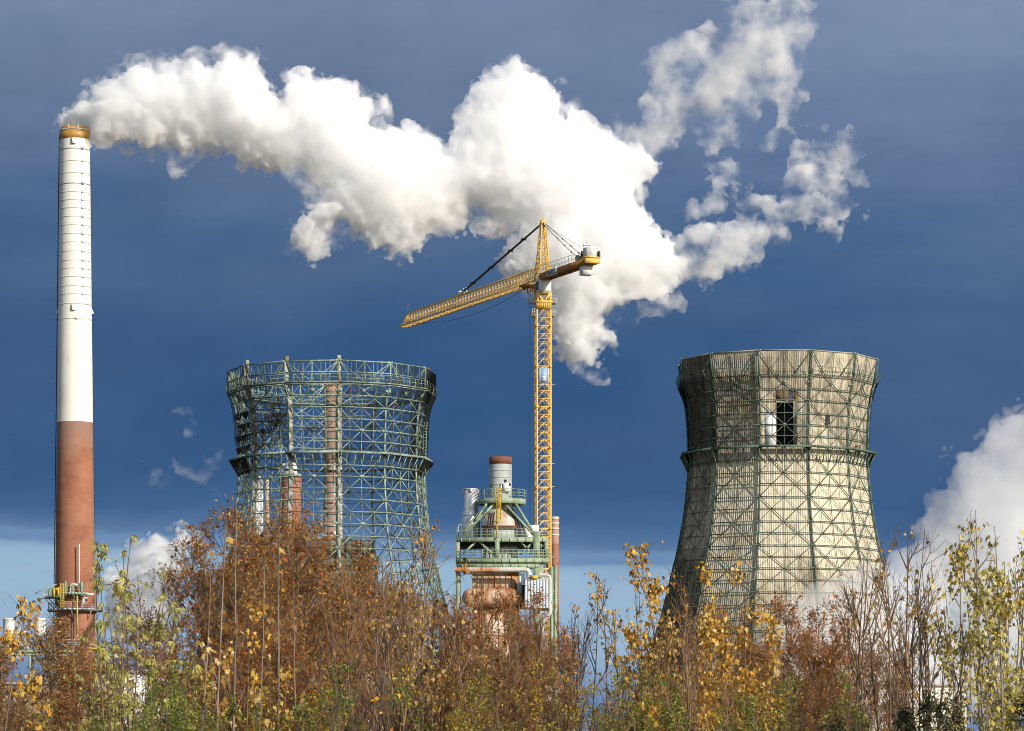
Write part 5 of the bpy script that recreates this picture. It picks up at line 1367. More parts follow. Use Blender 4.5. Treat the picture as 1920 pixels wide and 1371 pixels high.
steam('steam_cloud', 'oval steam cloud joined to the lower right end of the big plume', [P_r3], 612, .5, 2.2, 14, 50, 5, 15, Rk=34, cap=44, half=85, base=-10, gain=.68, patchy=(.2, .40, .70), billow=.5, thin=[(1420, 480, 30, .6)])
steam('steam_cloud', 'two faint steam shreds floating in the gap of the broken cloud', [P_r5, P_r6], 615, .36, 2, 12, 30, 4, 16, Rk=16, cap=20, half=50, base=-6, gain=.68, patchy=(.28, .40, .72), billow=.4)
# behind the trees on the left, and faint scraps above it
P_l = [(196,1190),(200,1092),(222,1076),(240,1052),(244,1020),(266,1015),(286,996),(310,990),(335,980),(358,995),(371,1010),(362,1040),(345,1046),(350,1072),(336,1092),(322,1130),(318,1190)]
steam('steam_cloud', 'sunlit steam cloud billowing behind the pale green saplings at lower left', [P_l], 560, .9, 2.2, 13, 52, 5, 17, Rk=40, cap=46, half=90, base=-2, gain=.66, patchy=(.2, .34, .6), billow=.6, holes=[(325, 1012, 13)], thin=[(330, 1010, 40, .6)])
P_w = [(338,768),(352,772),(366,790),(364,812),(350,812),(352,792)]
P_w2 = [(322,858),(340,872),(365,880),(372,890),(400,862),(416,845),(412,870),(398,885),(392,902),(412,915),(408,928),(388,915),(360,896),(330,884)]
P_w3 = [(278,876),(296,880),(300,900),(318,900),(308,912),(286,908)]
steam('steam_wisp', 'faint small steam wisp in the dark sky beside the stripped tower', [P_w], 570, .10, 2., 9, 26, 4, 18, Rk=16, cap=20, half=50, base=-6, gain=.68, patchy=(.3, .42, .75), billow=.4)
steam('steam_wisp', 'faint forked steam wisps below the small one, left of the stripped tower', [P_w2, P_w3], 570, .10, 2., 9, 26, 4, 19, Rk=16, cap=20, half=50, base=-6, gain=.68, patchy=(.3, .42, .75), billow=.4)
P_d = [(68,1162),(80,1162),(84,1148),(90,1138),(80,1140),(72,1150)]
steam('steam_wisp', 'tiny steam wisp over the second white vent drum', [P_d], 420, .10, 1.6, 4, 14, 4, 20, Rk=7, cap=9, half=20, base=-2, gain=.6, billow=.4)
# the big bank at the right edge and its skirt in front of the clad tower
P_R = [(1735,1320),(1735,1080),(1730,1012),(1746,960),(1762,922),(1800,882),(1838,842),(1850,796),(1880,790),(1904,770),(1940,750),(2010,735),(2010,1320)]
steam('steam_bank', 'tall grey steam bank climbing at the right edge behind the pale green maples', [P_R], 540, .085, 3.4, 15, 80, 6, 21, Rk=70, cap=80, half=150, base=-5, gain=.68, slope=.55, billow=.6, patchy=(.085, .30, .62, .25), col=(.85, .86, .885, 1))
P_F = [(1405,1330),(1425,1200),(1455,1140),(1500,1105),(1550,1074),(1600,1058),(1640,1060),(1680,1052),(1730,1035),(1790,1025),(1800,1330)]
steam('steam_bank', 'low soft steam bank hiding the foot of the clad cooling tower', [P_F], 478, .30, 4.0, 7, 90, 5, 22, Rk=22, cap=60, half=110, base=1, gain=.6, billow=.4, slope=.30, patchy=(.12, .25, .65, .25), col=(.97, .97, .975, 1))
# ================================================================ trees and shrubs
def unit(v): return v/np.maximum(np.linalg.norm(v, axis=-1, keepdims=True), 1e-9)
def march(rg, p0, d0, L, K, up, jit):
    "polylines (N,K,3) grown from p0 along d0, bending upwards"
    N = len(p0); P = np.zeros((N, K, 3)); P[:, 0] = p0; d = unit(d0)
    st = (L/(K-1))[:, None]
    for k in range(1, K):
        d = unit(d + np.array([0, 0, up])/(K-1) + rg.normal(0, jit, (N, 3)))
        P[:, k] = P[:, k-1] + d*st
    return P
def spawn(rg, P, n, f0, f1, ang, L, K, up, jit, fpow=1.0, drop=0.0):
    "n children on each parent polyline"
    N, Kp = P.shape[:2]; idx = np.repeat(np.arange(N), n)
    f = f0 + (f1-f0)*rg.random(len(idx))**fpow
    s = f*(Kp-1); i = np.minimum(s.astype(int), Kp-2); t = (s-i)[:, None]
    p = P[idx, i]*(1-t) + P[idx, i+1]*t; tan = unit(P[idx, i+1]-P[idx, i])
    r = rg.normal(0, 1, (len(idx), 3)); r[:, 2] *= .5; per = unit(r - (r*tan).sum(1, keepdims=True)*tan)
    a = np.radians(rg.normal(ang, ang*.22, len(idx)))[:, None]
    d = tan*np.cos(a) + per*np.sin(a)
    ln = L(f)*rg.uniform(.55, 1.15, len(idx))
    return march(rg, p, d, ln, K, up, jit), f
def tubes(mb, P, r0, r1, n, mat=0):
    N, K = P.shape[:2]; r0 = np.broadcast_to(r0, (N,)); r1 = np.broadcast_to(r1, (N,))
    d = unit(np.gradient(P, axis=1)); ref = np.array([.31, .83, .13])
    s = unit(np.cross(d, ref)); t = np.cross(d, s)
    rr = r0[:, None] + (r1-r0)[:, None]*np.linspace(0, 1, K)[None]
    a = np.linspace(0, 2*PI, n, endpoint=False)
    V = P[:, :, None] + rr[..., None, None]*(np.cos(a)[:, None]*s[:, :, None] + np.sin(a)[:, None]*t[:, :, None])
    b = (np.arange(N)*K*n)[:, None, None] + (np.arange(K-1)*n)[None, :, None]; j = np.arange(n)[None, None]; j2 = (j+1) % n
    f = np.stack([b+j, b+j2, b+n+j2, b+n+j], -1).reshape(-1, 4)
    mb.add(V.reshape(-1, 3), f, mat)
# leaf outlines (x along the midrib, y across, z bend)
def star(lobes):
    v = [(0, 0, 0)]; 
    for x, y in lobes: v.append((x, y, -.18*abs(y) - .12*x*x))
    n = len(lobes); return np.array(v), np.array([[0, 1+i, 1+(i+1) % n, 1+(i+1) % n] for i in range(n)])
MAPLE = star([(-.15, 0), (-.05, .38), (.16, .30), (.36, .62), (.46, .28), (.98, .0), (.46, -.28), (.36, -.62), (.16, -.30), (-.05, -.38)])
OVAL = (np.array([(0, 0, 0), (.42, .27, .10), (1, 0, -.12), (.42, -.27, .10), (.5, 0, -.03)]), np.array([[0, 4, 1, 1], [4, 2, 1, 1], [0, 3, 4, 4], [4, 3, 2, 2]]))
CURL = (np.array([(0, 0, 0), (.35, .22, .16), (.95, .05, .30), (.40, -.20, .22), (.45, 0, 0)]), np.array([[0, 4, 1, 1], [4, 2, 1, 1], [0, 3, 4, 4], [4, 3, 2, 2]]))
def palm():
    V, Fc = [], []
    for k, a in enumerate(np.linspace(-1.9, 1.9, 7)):
        L = .95 - .16*abs(a); c, s = math.cos(a), math.sin(a); o = len(V)
        for x, y, z in ((0, 0, 0), (.45*L, .10, -.05), (L, 0, -.45), (.45*L, -.10, -.05)): V.append((x*c-y*s, x*s+y*c, z))
        Fc.append((o, o+3, o+2, o+1))
    return np.array(V), np.array(Fc)
PALM = palm()
def leaves(mb, rg, P, N, size, tmpl, f0, droop, mat=0, out=.0, clump=1):
    "N leaves on twig polylines; droop 0 flat .. 1 hanging"
    n0 = max(1, N//clump)
    i = rg.integers(0, len(P), n0); K = P.shape[1]; f = f0 + (1-f0)*rg.random(n0)
    if clump > 1: i = np.repeat(i, clump); f = np.clip(np.repeat(f, clump) + rg.normal(0, .12, len(i)), 0, .999)
    n0 = len(i)
    s = np.minimum(f, .999)*(K-1); k = s.astype(int); t = (s-k)[:, None]
    p = P[i, k]*(1-t) + P[i, k+1]*t + rg.normal(0, out, (n0, 3))
    az = rg.uniform(0, 2*PI, n0); dr = np.clip(rg.normal(droop, .35, n0), -.9, 1.4)
    x = np.stack([np.cos(az)*np.cos(dr), np.sin(az)*np.cos(dr), -np.sin(dr)], -1)
    r = rg.normal(0, .6, (n0, 3)); r[:, 2] += 1.0
    z = unit(r - (r*x).sum(1, keepdims=True)*x); y = np.cross(z, x)
    sz = size*rg.uniform(.55, 1.25, n0)[:, None, None]
    tv, tf = tmpl
    cur = rg.uniform(.4, 2.2, (n0, 1, 1))
    V = p[:, None] + sz*(tv[None, :, :1]*x[:, None] + tv[None, :, 1:2]*y[:, None] + cur*tv[None, :, 2:]*z[:, None])
    mb.add(V.reshape(-1, 3), (tf[None] + (np.arange(n0)*len(tv))[:, None, None]).reshape(-1, 4), mat)

def leaf_mat(name, cols, trans=.22, rough=.6):
    t = NT(name); g = t.n('ShaderNodeNewGeometry')
    n = len(cols); col = t.ramp(g.outputs['Random Per Island'], [(i/n, c + (1,)) for i, c in enumerate(cols)], 'CONSTANT')
    p = t.pos(); col = t.mix(t.math('MULTIPLY', t.noise(p, 14, 2), .45), col, t.mix(.5, col, c4(.05, .03, .01)))
    b = t.n('ShaderNodeBsdfPrincipled'); b.inputs['Roughness'].default_value = rough; b.inputs['Specular IOR Level'].default_value = .3
    t.l(col, b.inputs['Base Color']); tr = t.n('ShaderNodeBsdfTranslucent'); t.l(col, tr.inputs[0])
    x = t.n('ShaderNodeMixShader'); x.inputs[0].default_value = trans
    t.l(b.outputs[0], x.inputs[1]); t.l(tr.outputs[0], x.inputs[2]); t.l(x.outputs[0], t.out.inputs[0]); return t.m
def bark(name, a, b):
    t = NT(name); p = t.pos(); n = t.noise(p, 5, 4, .6, stretch=(1, 1, .25))
    t.bsdf(t.ramp(n, [(.35, a), (.65, b)]), .85, bump=n, bstr=.3); return t.m
BK = dict(mid=bark('umber_bark', c4(.065, .045, .03), c4(.17, .12, .08)), grey=bark('grey_bark', c4(.13, .10, .075), c4(.27, .22, .17)), brown=bark('brown_bark', c4(.095, .064, .04), c4(.25, .17, .108)),
          red=bark('reddish_bark', c4(.13, .075, .045), c4(.29, .18, .105)), dark=bark('dark_bark', c4(.05, .035, .025), c4(.11, .08, .055)))
LF = dict(
    rust=leaf_mat('rust_leaves', [(0.276, 0.094, 0.02), (0.414, 0.137, 0.025), (0.524, 0.187, 0.036), (0.621, 0.275, 0.061), (0.359, 0.162, 0.041), (0.718, 0.424, 0.122), (0.304, 0.112, 0.031), (0.58, 0.162, 0.031)]),
    brown=leaf_mat('brown_leaves', [(0.251, 0.114, 0.03), (0.375, 0.178, 0.04), (0.5, 0.241, 0.05), (0.626, 0.33, 0.07), (0.751, 0.469, 0.12), (0.334, 0.19, 0.04), (0.556, 0.203, 0.04), (0.195, 0.088, 0.025), (0.695, 0.381, 0.05)]),
    gold=leaf_mat('gold_leaves', [(0.67, 0.367, 0.038), (0.756, 0.464, 0.065), (0.799, 0.54, 0.13), (0.594, 0.281, 0.027), (0.842, 0.605, 0.216), (0.454, 0.216, 0.032)], .25),
    straw=leaf_mat('straw_leaves', [(0.682, 0.495, 0.176), (0.605, 0.396, 0.099), (0.726, 0.55, 0.242), (0.484, 0.286, 0.066), (0.396, 0.198, 0.044)], .25),
    pale=leaf_mat('pale_leaves', [(.58, .48, .10), (.50, .44, .09), (.66, .56, .18), (.36, .33, .06), (.70, .62, .28), (.60, .42, .06), (.40, .26, .05)], .25),
    lime=leaf_mat('lime_leaves', [(.58, .52, .13), (.66, .58, .18), (.50, .47, .11), (.70, .60, .20), (.40, .38, .08)], .25),
    green=leaf_mat('green_leaves', [(0.115, 0.204, 0.03), (0.184, 0.288, 0.04), (0.299, 0.396, 0.06), (0.081, 0.132, 0.025), (0.414, 0.456, 0.07), (0.23, 0.216, 0.04)], .38),
    yellow=leaf_mat('yellow_leaves', [(0.65, 0.47, 0.04), (0.56, 0.381, 0.03), (0.448, 0.358, 0.04), (0.336, 0.179, 0.03), (0.269, 0.246, 0.04)], .25),
    olive=leaf_mat('olive_leaves', [(0.253, 0.276, 0.05), (0.391, 0.368, 0.06), (0.161, 0.184, 0.035), (0.483, 0.391, 0.06), (0.23, 0.149, 0.035)], .38),
    ever=leaf_mat('evergreen_leaves', [(.030, .045, .016), (.045, .065, .02), (.02, .03, .012), (.06, .075, .025)], .2),
    fire=leaf_mat('fiery_leaves', [(0.483, 0.138, 0.034), (0.575, 0.253, 0.057), (0.391, 0.103, 0.034), (0.632, 0.368, 0.092), (0.299, 0.081, 0.029)], .38))

def fam(kind, seed):
    """one tree of a kind, about 6 m tall, foot at the origin -> (trunk mesh builder, crown mesh builder, materials)"""
    rg = np.random.default_rng(seed); T_, C_ = MB(), MB(); H = 6.0
    def stems(n, lean, spread, r, hvar=.25, jit=.03):
        a = rg.uniform(0, 2*PI, n); rad = spread*np.sqrt(rg.random(n))
        p = np.stack([rad*np.cos(a), rad*np.sin(a), np.full(n, -.1)], -1)
        d = np.stack([np.cos(a)*lean*rg.random(n), np.sin(a)*lean*rg.random(n), np.ones(n)], -1)
        L = H*(1 - hvar*rg.random(n)); L[0] = H
        P = march(rg, p, d, L, 14, .25, jit); 
        tubes(T_, P, r*L/H, .006, 6); return P
    if kind in ('brown', 'rust', 'fire'):        # dense shrubby tree that keeps its dry leaves
        P = stems(6, .28, .35, .035)
        A, f = spawn(rg, P, 13, .2, .97, 34, lambda f: .5 + 1.5*(1-f)**.8, 7, .55, .06)
        tubes(T_, A, .014, .005, 4)
        B, f = spawn(rg, A, 7, .15, 1, 36, lambda f: .30 + .55*(1-f), 5, .35, .09); tubes(C_, B, .006, .0028, 3)
        D, f = spawn(rg, B, 3, .1, 1, 40, lambda f: .18 + .2*(1-f), 4, .2, .12); tubes(C_, D, .0036, .0020, 3)
        n = {'brown': 6500, 'rust': 8500, 'fire': 7000}[kind]
        leaves(C_, rg, D, n, .062, CURL, .1, .5, 1, .03); leaves(C_, rg, B, n//4, .08, OVAL, .2, .5, 1, .04)
        return T_, C_, (BK['red' if kind != 'brown' else 'brown'], LF[kind])
    if kind == 'dome':                            # broad, very twiggy crown, dry brown leaves
        P = stems(5, .5, .3, .05, .2)
        A, f = spawn(rg, P, 15, .18, .98, 40, lambda f: .6 + 1.9*(1-f)**.8, 8, .6, .06); tubes(T_, A, .016, .005, 4)
        B, f = spawn(rg, A, 8, .15, 1, 36, lambda f: .35 + .6*(1-f), 5, .35, .09); tubes(C_, B, .0065, .003, 3)
        D, f = spawn(rg, B, 4, .1, 1, 38, lambda f: .2 + .22*(1-f), 4, .25, .12); tubes(C_, D, .0040, .0022, 3)
        leaves(C_, rg, D, 12000, .06, CURL, .1, .55, 1, .03); leaves(C_, rg, B, 1600, .085, MAPLE, .2, .5, 2, .05)
        return T_, C_, (BK['brown'], LF['brown'], LF['fire'])
    if kind in ('bare', 'bare_red', 'bare_dark'):  # upright, nearly leafless
        P = stems(4, .16, .25, .04)
        A, f = spawn(rg, P, 12, .22, .96, 30, lambda f: .5 + 1.3*(1-f), 8, .5, .045); tubes(T_, A, .014, .004, 4)
        B, f = spawn(rg, A, 5, .2, 1, 32, lambda f: .25 + .55*(1-f), 5, .4, .07); tubes(C_, B, .0062, .0026, 3)
        D, f = spawn(rg, B, 1, .2, 1, 36, lambda f: .15 + .2*(1-f), 4, .3, .1); tubes(C_, D, .0036, .0022, 3)
        leaves(C_, rg, B, 130, .085, MAPLE, .5, .7, 1, .02); leaves(C_, rg, D, 160, .05, CURL, .5, .6, 1, .01)
        return T_, C_, ({'bare': BK['mid'], 'bare_red': BK['red'], 'bare_dark': BK['dark']}[kind], LF['straw' if kind == 'bare' else 'brown'])
    if kind in ('gold', 'pale', 'straw'):         # young maples
        P = stems(4, .2, .35, .032)
        A, f = spawn(rg, P, 9, .25, .97, 33, lambda f: .45 + 1.0*(1-f), 7, .5, .05); tubes(T_, A, .011, .004, 4)
        B, f = spawn(rg, A, 4, .25, 1, 38, lambda f: .22 + .3*(1-f), 5, .3, .08); tubes(C_, B, .005, .0025, 3)
        n, s_ = {'gold': (1300, .088), 'pale': (950, .082), 'straw': (460, .078)}[kind]
        leaves(C_, rg, B, n, s_, MAPLE, .15, .75, 1, .07, clump=3)
        leaves(C_, rg, A, n//3, s_*.95, MAPLE, .55, .75, 1, .08, clump=3)
        return T_, C_, (BK['grey' if kind == 'pale' else 'brown'], LF[kind])
    if kind == 'lime':                            # slim poles, rosettes of drooping pale leaves at the tips
        P = stems(4, .14, .5, .024, .4)
        A, f = spawn(rg, P, 5, .45, .95, 36, lambda f: .35 + .7*(1-f), 6, .7, .04); tubes(T_, A, .009, .004, 4)
        C0, f = spawn(rg, A, 2, .4, 1, 40, lambda f: .15 + .2*(1-f), 4, .3, .08); tubes(C_, C0, .004, .0025, 3)
        leaves(C_, rg, A, 54, .14, PALM, .85, .35, 1, .04, clump=3); leaves(C_, rg, P, 20, .15, PALM, .96, .35, 1, .04, clump=5)
        leaves(C_, rg, C0, 80, .10, PALM, .6, .45, 1, .04)
        return T_, C_, (BK['brown'], LF['lime'])
    if kind == 'pole':                            # straight bare pole, a few thin side shoots
        P = stems(1, .05, .05, .030, .2, .016)
        A, f = spawn(rg, P, 7, .3, .95, 24, lambda f: .3 + .8*(1-f), 6, .5, .03); tubes(C_, A, .009, .003, 4)
        leaves(C_, rg, A, 26, .11, MAPLE, .5, .8, 1, .03)
        return T_, C_, (BK['grey'], LF['straw'])
    if kind in ('green', 'yellow', 'olive', 'ever'):   # low leafy bushes
        P = stems(9, .75, .5, .022, .45, .05)
        A, f = spawn(rg, P, 9, .25, .98, 42, lambda f: .5 + .9*(1-f), 7, .25, .09); tubes(T_, A, .010, .003, 4)
        B, f = spawn(rg, A, 6, .15, 1, 45, lambda f: .25 + .4*(1-f), 5, .1, .12); tubes(C_, B, .0045, .002, 3)
        n, s_ = {'green': (5200, .085), 'yellow': (4600, .075), 'olive': (5000, .075), 'ever': (15000, .085)}[kind]
        leaves(C_, rg, B, n, s_, OVAL, .05, .4, 1, .05)
        return T_, C_, (BK['dark' if kind == 'ever' else 'brown'], LF[kind])

PROTO = {}
def proto(kind, var):
    if (kind, var) not in PROTO:
        T_, C_, ms = fam(kind, 1000 + 37*var + sum(map(ord, kind)))
        ht = float(np.percentile(np.vstack(T_.V + C_.V)[:, 2], 99.7))
        a = T_.build('trunk', ms[0]); b = C_.build('crown', list(ms))
        PROTO[(kind, var)] = [a, b, ht, False]
    return PROTO[(kind, var)]
rgT = np.random.default_rng(77)
def plant(kind, px, top, Y, label, var=0, wide=1.0, rot=None, group=None, cat='tree', name=None):
    a, b, ht, used = proto(kind, var)
    h = zw(top, Y); s = h/ht
    r = thing(name or NAME[kind], label, cat, (xw(px, Y), Y, 0), group or GROUP[kind])
    r.scale = (s*wide, s*wide, s); r.rotation_euler.z = rgT.uniform(0, 2*PI) if rot is None else rot
    for o in (a, b):
        c = o if not used else o.copy()
        if used: COL.objects.link(c)
        c.parent = r
    PROTO[(kind, var)][3] = True
    return r
NAME = dict(brown='autumn_shrub', rust='autumn_shrub', fire='autumn_shrub', dome='field_maple', bare='bare_sapling', bare_red='bare_sapling', bare_dark='bare_sapling', gold='maple_sapling',
            pale='maple_sapling', straw='maple_sapling', lime='pale_sapling', pole='pole_sapling', green='leafy_bush', yellow='leafy_bush', olive='leafy_bush', ever='evergreen_bush')
GROUP = dict(brown='brown autumn shrubs', rust='reddish autumn shrubs', fire='reddish autumn shrubs', dome='domed brown maples', bare='bare saplings', bare_red='bare saplings', bare_dark='bare saplings', gold='golden maples',
             pale='pale yellow maples', straw='thinly leaved maples', lime='pale green saplings', pole='grey pole saplings', green='low leafy bushes', yellow='low leafy bushes', olive='low leafy bushes', ever='dark evergreen bushes')
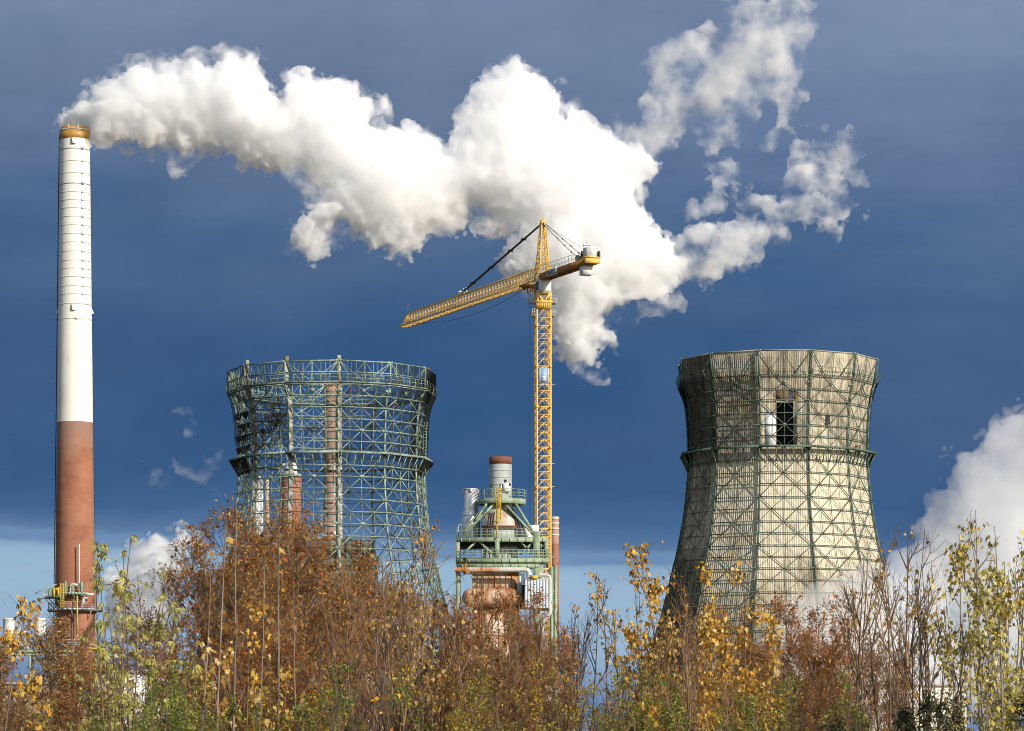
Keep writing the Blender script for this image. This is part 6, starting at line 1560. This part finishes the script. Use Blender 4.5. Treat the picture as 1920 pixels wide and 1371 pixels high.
LIST = [
 # left edge to the chimney
 ('gold', -70, 1118, 46, 'golden maple leaning in at the left edge, only its right leaves in view', 0, .85),
 ('brown', 22, 1200, 78, 'low brown shrub at the left edge below the first white drum', 0, 1.2),
 ('brown', 78, 1190, 84, 'brown twiggy shrub below the second white drum', 1, 1.2),
 ('brown', 140, 1150, 88, 'brown shrub hiding the foot of the tall chimney', 2, 1.1),
 ('rust', 118, 1232, 66, 'low rusty shrub in front of the chimney foot', 0, 1.2),
 ('brown', 38, 1262, 60, 'lowest brown shrub in the left corner', 2, 1.3),
 ('brown', 196, 1186, 80, 'brown shrub between the chimney foot and the pale green saplings', 0, 1.1),
 # pale green saplings
 ('lime', 268, 1002, 62, 'tallest pale green sapling, its top rosette against dark sky', 0, 1.0),
 ('lime', 212, 1040, 64, 'pale green sapling right beside the tall chimney', 1, .9),
 ('lime', 300, 1090, 66, 'pale green sapling right of the tallest one, before the steam', 2, .9),
 ('lime', 246, 1112, 58, 'short pale green sapling below the sunlit steam cloud', 1, 1.1),
 ('lime', 184, 1150, 60, 'short pale green sapling in front of the chimney brick', 0, 1.0),
 ('pale', 230, 1180, 72, 'yellowish maple filling the thicket below the pale saplings', 1, 1.0),
 ('brown', 262, 1222, 86, 'brown shrub behind the stems of the pale green saplings', 1, 1.2),
 ('brown', 330, 1240, 84, 'brown shrub at the left foot of the domed maples', 2, 1.1),
 # domed maples before the stripped tower
 ('dome', 472, 988, 84, 'left domed brown maple, its twigs reaching up the dark sky', 0, .82),
 ('dome', 512, 952, 88, 'tallest domed brown maple before the left half of the stripped tower', 1, .85),
 ('dome', 556, 1000, 86, 'domed brown maple before the short orange chimney', 2, .8),
 ('dome', 452, 1088, 80, 'lower domed maple in front of the taller left one', 1, .8),
 ('dome', 622, 1078, 82, 'domed brown maple before the timber louvre block', 0, .75),
 ('dome', 524, 980, 92, 'domed brown maple filling the gap behind the two tallest poles', 2, .8),
 ('dome', 560, 1015, 92, 'domed brown maple behind the flue pipes side of its clump', 0, .8),
 ('rust', 838, 1112, 86, 'reddish shrub at the far left end of the boiler house thicket', 2, .9),
 ('rust', 928, 1165, 76, 'reddish shrub in front of the boiler casing centre', 0, .9),
 ('dome', 424, 1050, 86, 'small domed maple at the left end of its clump, beside the sunlit steam', 1, .55),
 ('fire', 480, 1150, 70, 'fiery orange shrub low in front of the tallest domed maple', 0, 1.0),
 ('fire', 590, 1175, 70, 'fiery orange shrub low in front of the louvre block', 1, 1.0),
 ('rust', 420, 1165, 72, 'rusty shrub low in front of the left domed maple', 1, 1.0),
 ('brown', 668, 1176, 78, 'brown shrub right under the louvre block', 0, 1.0),
 ('gold', 450, 1130, 66, 'yellow leaved maple scattered among the domed maples', 1, .9),
 ('pole', 402, 965, 60, 'leftmost grey pole before the domed maples', 0, 1.0),
 ('pole', 440, 930, 58, 'tallest grey pole, before the left edge of the stripped tower', 1, 1.0),
 ('pole', 474, 1040, 57, 'short grey pole just right of the tallest one', 2, 1.0),
 ('pole', 520, 985, 60, 'grey pole before the flue pipes and short orange chimney', 0, 1.0),
 ('pole', 346, 1010, 62, 'slim grey pole left of the domed maples against blue sky', 1, .9),
 ('pole', 560, 1080, 60, 'short grey pole before the short orange chimney foot', 2, 1.0),
 # bare trees before the right half of the stripped tower
 ('bare_red', 738, 985, 70, 'tall bare reddish tree before the right half of the stripped tower', 0, .9),
 ('bare_red', 706, 1050, 66, 'bare reddish tree right of the louvre block', 1, .9),
 ('bare', 772, 1030, 74, 'bare brown tree before the right edge of the stripped tower', 1, .85),
 ('bare_red', 668, 1100, 64, 'short bare reddish tree before the louvre block', 2, .9),
 ('straw', 806, 1050, 72, 'thin orange leaved sapling between stripped tower and boiler house', 0, .9),
 ('bare_dark', 724, 1160, 56, 'dark bare forked tree low before the cream hall', 0, 1.2),
 ('straw', 846, 1085, 70, 'thin leaved sapling at the left edge of the boiler house', 1, .9),
 ('brown', 806, 1150, 82, 'brown shrub between the cream hall and the boiler house', 1, 1.0),
 ('brown', 730, 1270, 72, 'low brown shrub before the pipes of the cream hall', 2, 1.1),
 # reddish thicket before the boiler house
 ('rust', 862, 1120, 82, 'reddish shrub before the left column of the boiler house', 0, .9),
 ('rust', 905, 1110, 80, 'reddish shrub before the rusty drum, left half', 1, .85),
 ('rust', 952, 1120, 84, 'reddish shrub before the right end of the rusty drum', 2, .85),
 ('rust', 998, 1182, 80, 'reddish shrub below the corrugated cabinet', 0, .9),
 ('rust', 1030, 1172, 78, 'reddish shrub before the foot of the brown chimney', 1, .65),
 ('brown', 882, 1160, 68, 'brown shrub low before the boiler casing', 2, .9),
 ('bare_red', 930, 1130, 64, 'bare leaning reddish stems low before the boiler casing', 2, 1.1),
 ('fire', 1056, 1232, 66, 'fiery shrub at the gap right of the boiler house', 0, .6),
 ('yellow', 806, 1242, 60, 'yellow bush low before the green pipe rack', 0, .95),
 ('yellow', 1020, 1242, 62, 'yellow bush low under the corrugated cabinet', 1, .95),
 ('brown', 956, 1235, 62, 'brown shrub low in the middle of the reddish thicket', 0, 1.1),
 # the gap of sky
 ('bare_dark', 1094, 1100, 62, 'dark bare sapling alone against the pale sky gap', 1, .9),
 ('bare_dark', 1068, 1128, 66, 'slimmer bare sapling next to the brown chimney, against pale sky', 2, .7),
 ('straw', 1172, 1072, 64, 'thin straw leaved maple in the sky gap, left of the clad tower', 2, .9),
 ('straw', 1232, 1062, 62, 'straw leaved maple at the left edge of the clad tower', 0, .8),
 ('straw', 1200, 1130, 66, 'shorter straw leaved maple between the two taller ones', 1, .9),
 # golden maples before the clad tower
 ('gold', 1312, 1024, 62, 'tallest golden maple before the clad tower', 0, .8),
 ('gold', 1352, 1062, 64, 'golden maple just right of the tallest golden one', 1, .8),
 ('gold', 1404, 1066, 62, 'broad golden maple at the right end of the golden clump', 2, .85),
 ('gold', 1288, 1120, 66, 'lower golden maple at the left of the golden clump', 2, .8),
 ('bare_red', 1264, 1072, 60, 'bare reddish stems before the left foot of the clad tower', 1, .75),
 ('bare_red', 1330, 1150, 56, 'bare pale stems rising below the golden maples', 0, .9),
 ('brown', 1262, 1205, 78, 'brown shrub at the left foot of the clad tower', 2, 1.0),
 ('rust', 1340, 1190, 80, 'reddish shrub behind the golden maple stems', 2, 1.0),
 # red-brown thicket
 ('rust', 1446, 1140, 80, 'reddish shrub right next to the golden maples', 1, .95),
 ('rust', 1500, 1112, 82, 'tallest reddish shrub before the middle of the clad tower', 0, .9),
 ('rust', 1554, 1128, 84, 'reddish shrub before the low soft steam', 2, .9),
 ('rust', 1590, 1180, 80, 'reddish shrub at the right end of its thicket', 1, .85),
 ('rust', 1398, 1200, 74, 'low reddish shrub below the broad golden maple', 0, 1.0),
 ('brown', 1526, 1210, 66, 'brown shrub low before the reddish thicket', 1, 1.1),
 # bare trees on the right
 ('bare', 1624, 1008, 68, 'bare brown tree crossing the right edge of the clad tower', 0, .8),
 ('bare', 1716, 985, 70, 'tallest bare brown tree before the tall steam bank', 2, .85),
 ('bare_red', 1682, 1020, 66, 'bare reddish tree in the dark sky gap beside the clad tower', 2, .8),
 ('bare', 1752, 1055, 64, 'bare brown tree at the right of its row, before the steam', 1, .85),
 ('bare_dark', 1728, 1140, 58, 'dark bare tree low before the railed cream building', 2, .9),
 # pale maples at the right edge
 ('pale', 1856, 1015, 58, 'pale yellow maple at the right, left one of the leafy clump', 0, .75),
 ('pale', 1900, 985, 60, 'tallest pale yellow maple near the right edge', 1, .7),
 ('pale', 1934, 1030, 56, 'pale yellow maple cut by the right edge', 2, .8),
 ('pale', 1842, 1130, 62, 'small pale yellow maple at the left of the right clump', 2, .75),
 ('bare', 1870, 975, 64, 'bare shoots rising between the pale yellow maples', 1, .7),
 ('pale', 1886, 1150, 54, 'low pale yellow maple with the biggest leaves, near the right edge', 0, .9),
 # bushes along the bottom
 ('green', 250, 1284, 56, 'green bush at the bottom under the pale green saplings', 0, .95),
 ('green', 350, 1268, 56, 'green bush at the bottom left of the poles', 1, .95),
 ('green', 440, 1244, 58, 'tallest green bush, at the foot of the poles', 2, .95),
 ('olive', 540, 1278, 56, 'olive bush at the bottom below the louvre block', 0, .95),
 ('green', 630, 1284, 58, 'green bush at the bottom left of the dark forked tree', 0, .95),
 ('olive', 930, 1294, 56, 'olive bush at the bottom below the boiler house', 1, .95),
 ('olive', 1120, 1280, 56, 'olive bush at the bottom of the sky gap', 0, .95),
 ('green', 1176, 1260, 58, 'green bush at the bottom right of the sky gap', 1, .95),
 ('olive', 1240, 1272, 56, 'olive bush at the left foot of the golden maples', 1, .95),
 ('yellow', 1318, 1270, 58, 'yellow green bush right under the tallest golden maple', 1, .95),
 ('olive', 1400, 1256, 58, 'olive bush below the broad golden maple', 0, .95),
 ('green', 1480, 1268, 56, 'green bush at the bottom below the reddish thicket', 2, .95),
 ('green', 1556, 1276, 58, 'green bush at the bottom right end of the reddish thicket', 0, .95),
 ('olive', 1030, 1302, 54, 'olive bush at the bottom left of the sky gap', 1, .95),
 ('green', 300, 1280, 54, 'green bush at the bottom between the pale saplings and the poles', 2, .95),
 ('yellow', 880, 1250, 60, 'yellow bush low before the rusty boiler casing', 1, .9),
 ('yellow', 700, 1290, 60, 'yellow bush low before the white pipes of the cream hall', 0, .9),
 ('ever', 1846, 1306, 52, 'dark evergreen bush in the right corner, left half', 0, 1.1),
 ('ever', 1912, 1296, 54, 'dark evergreen bush in the right corner, right half', 0, 1.1),
 ('olive', 150, 1302, 54, 'olive bush at the bottom left of the green ones', 0, .95),
 ('olive', 1690, 1302, 56, 'olive bush at the bottom before the railed cream building', 1, .95),
]
for row in LIST:
    kind, px, top, Y, lab, var = row[:6]; w = row[6] if len(row) > 6 else 1.0
    plant(kind, px, top, Y, lab, var, w, cat='bush' if kind in ('green', 'yellow', 'olive', 'ever') else ('shrub' if kind in ('brown', 'rust', 'fire') else 'tree'))
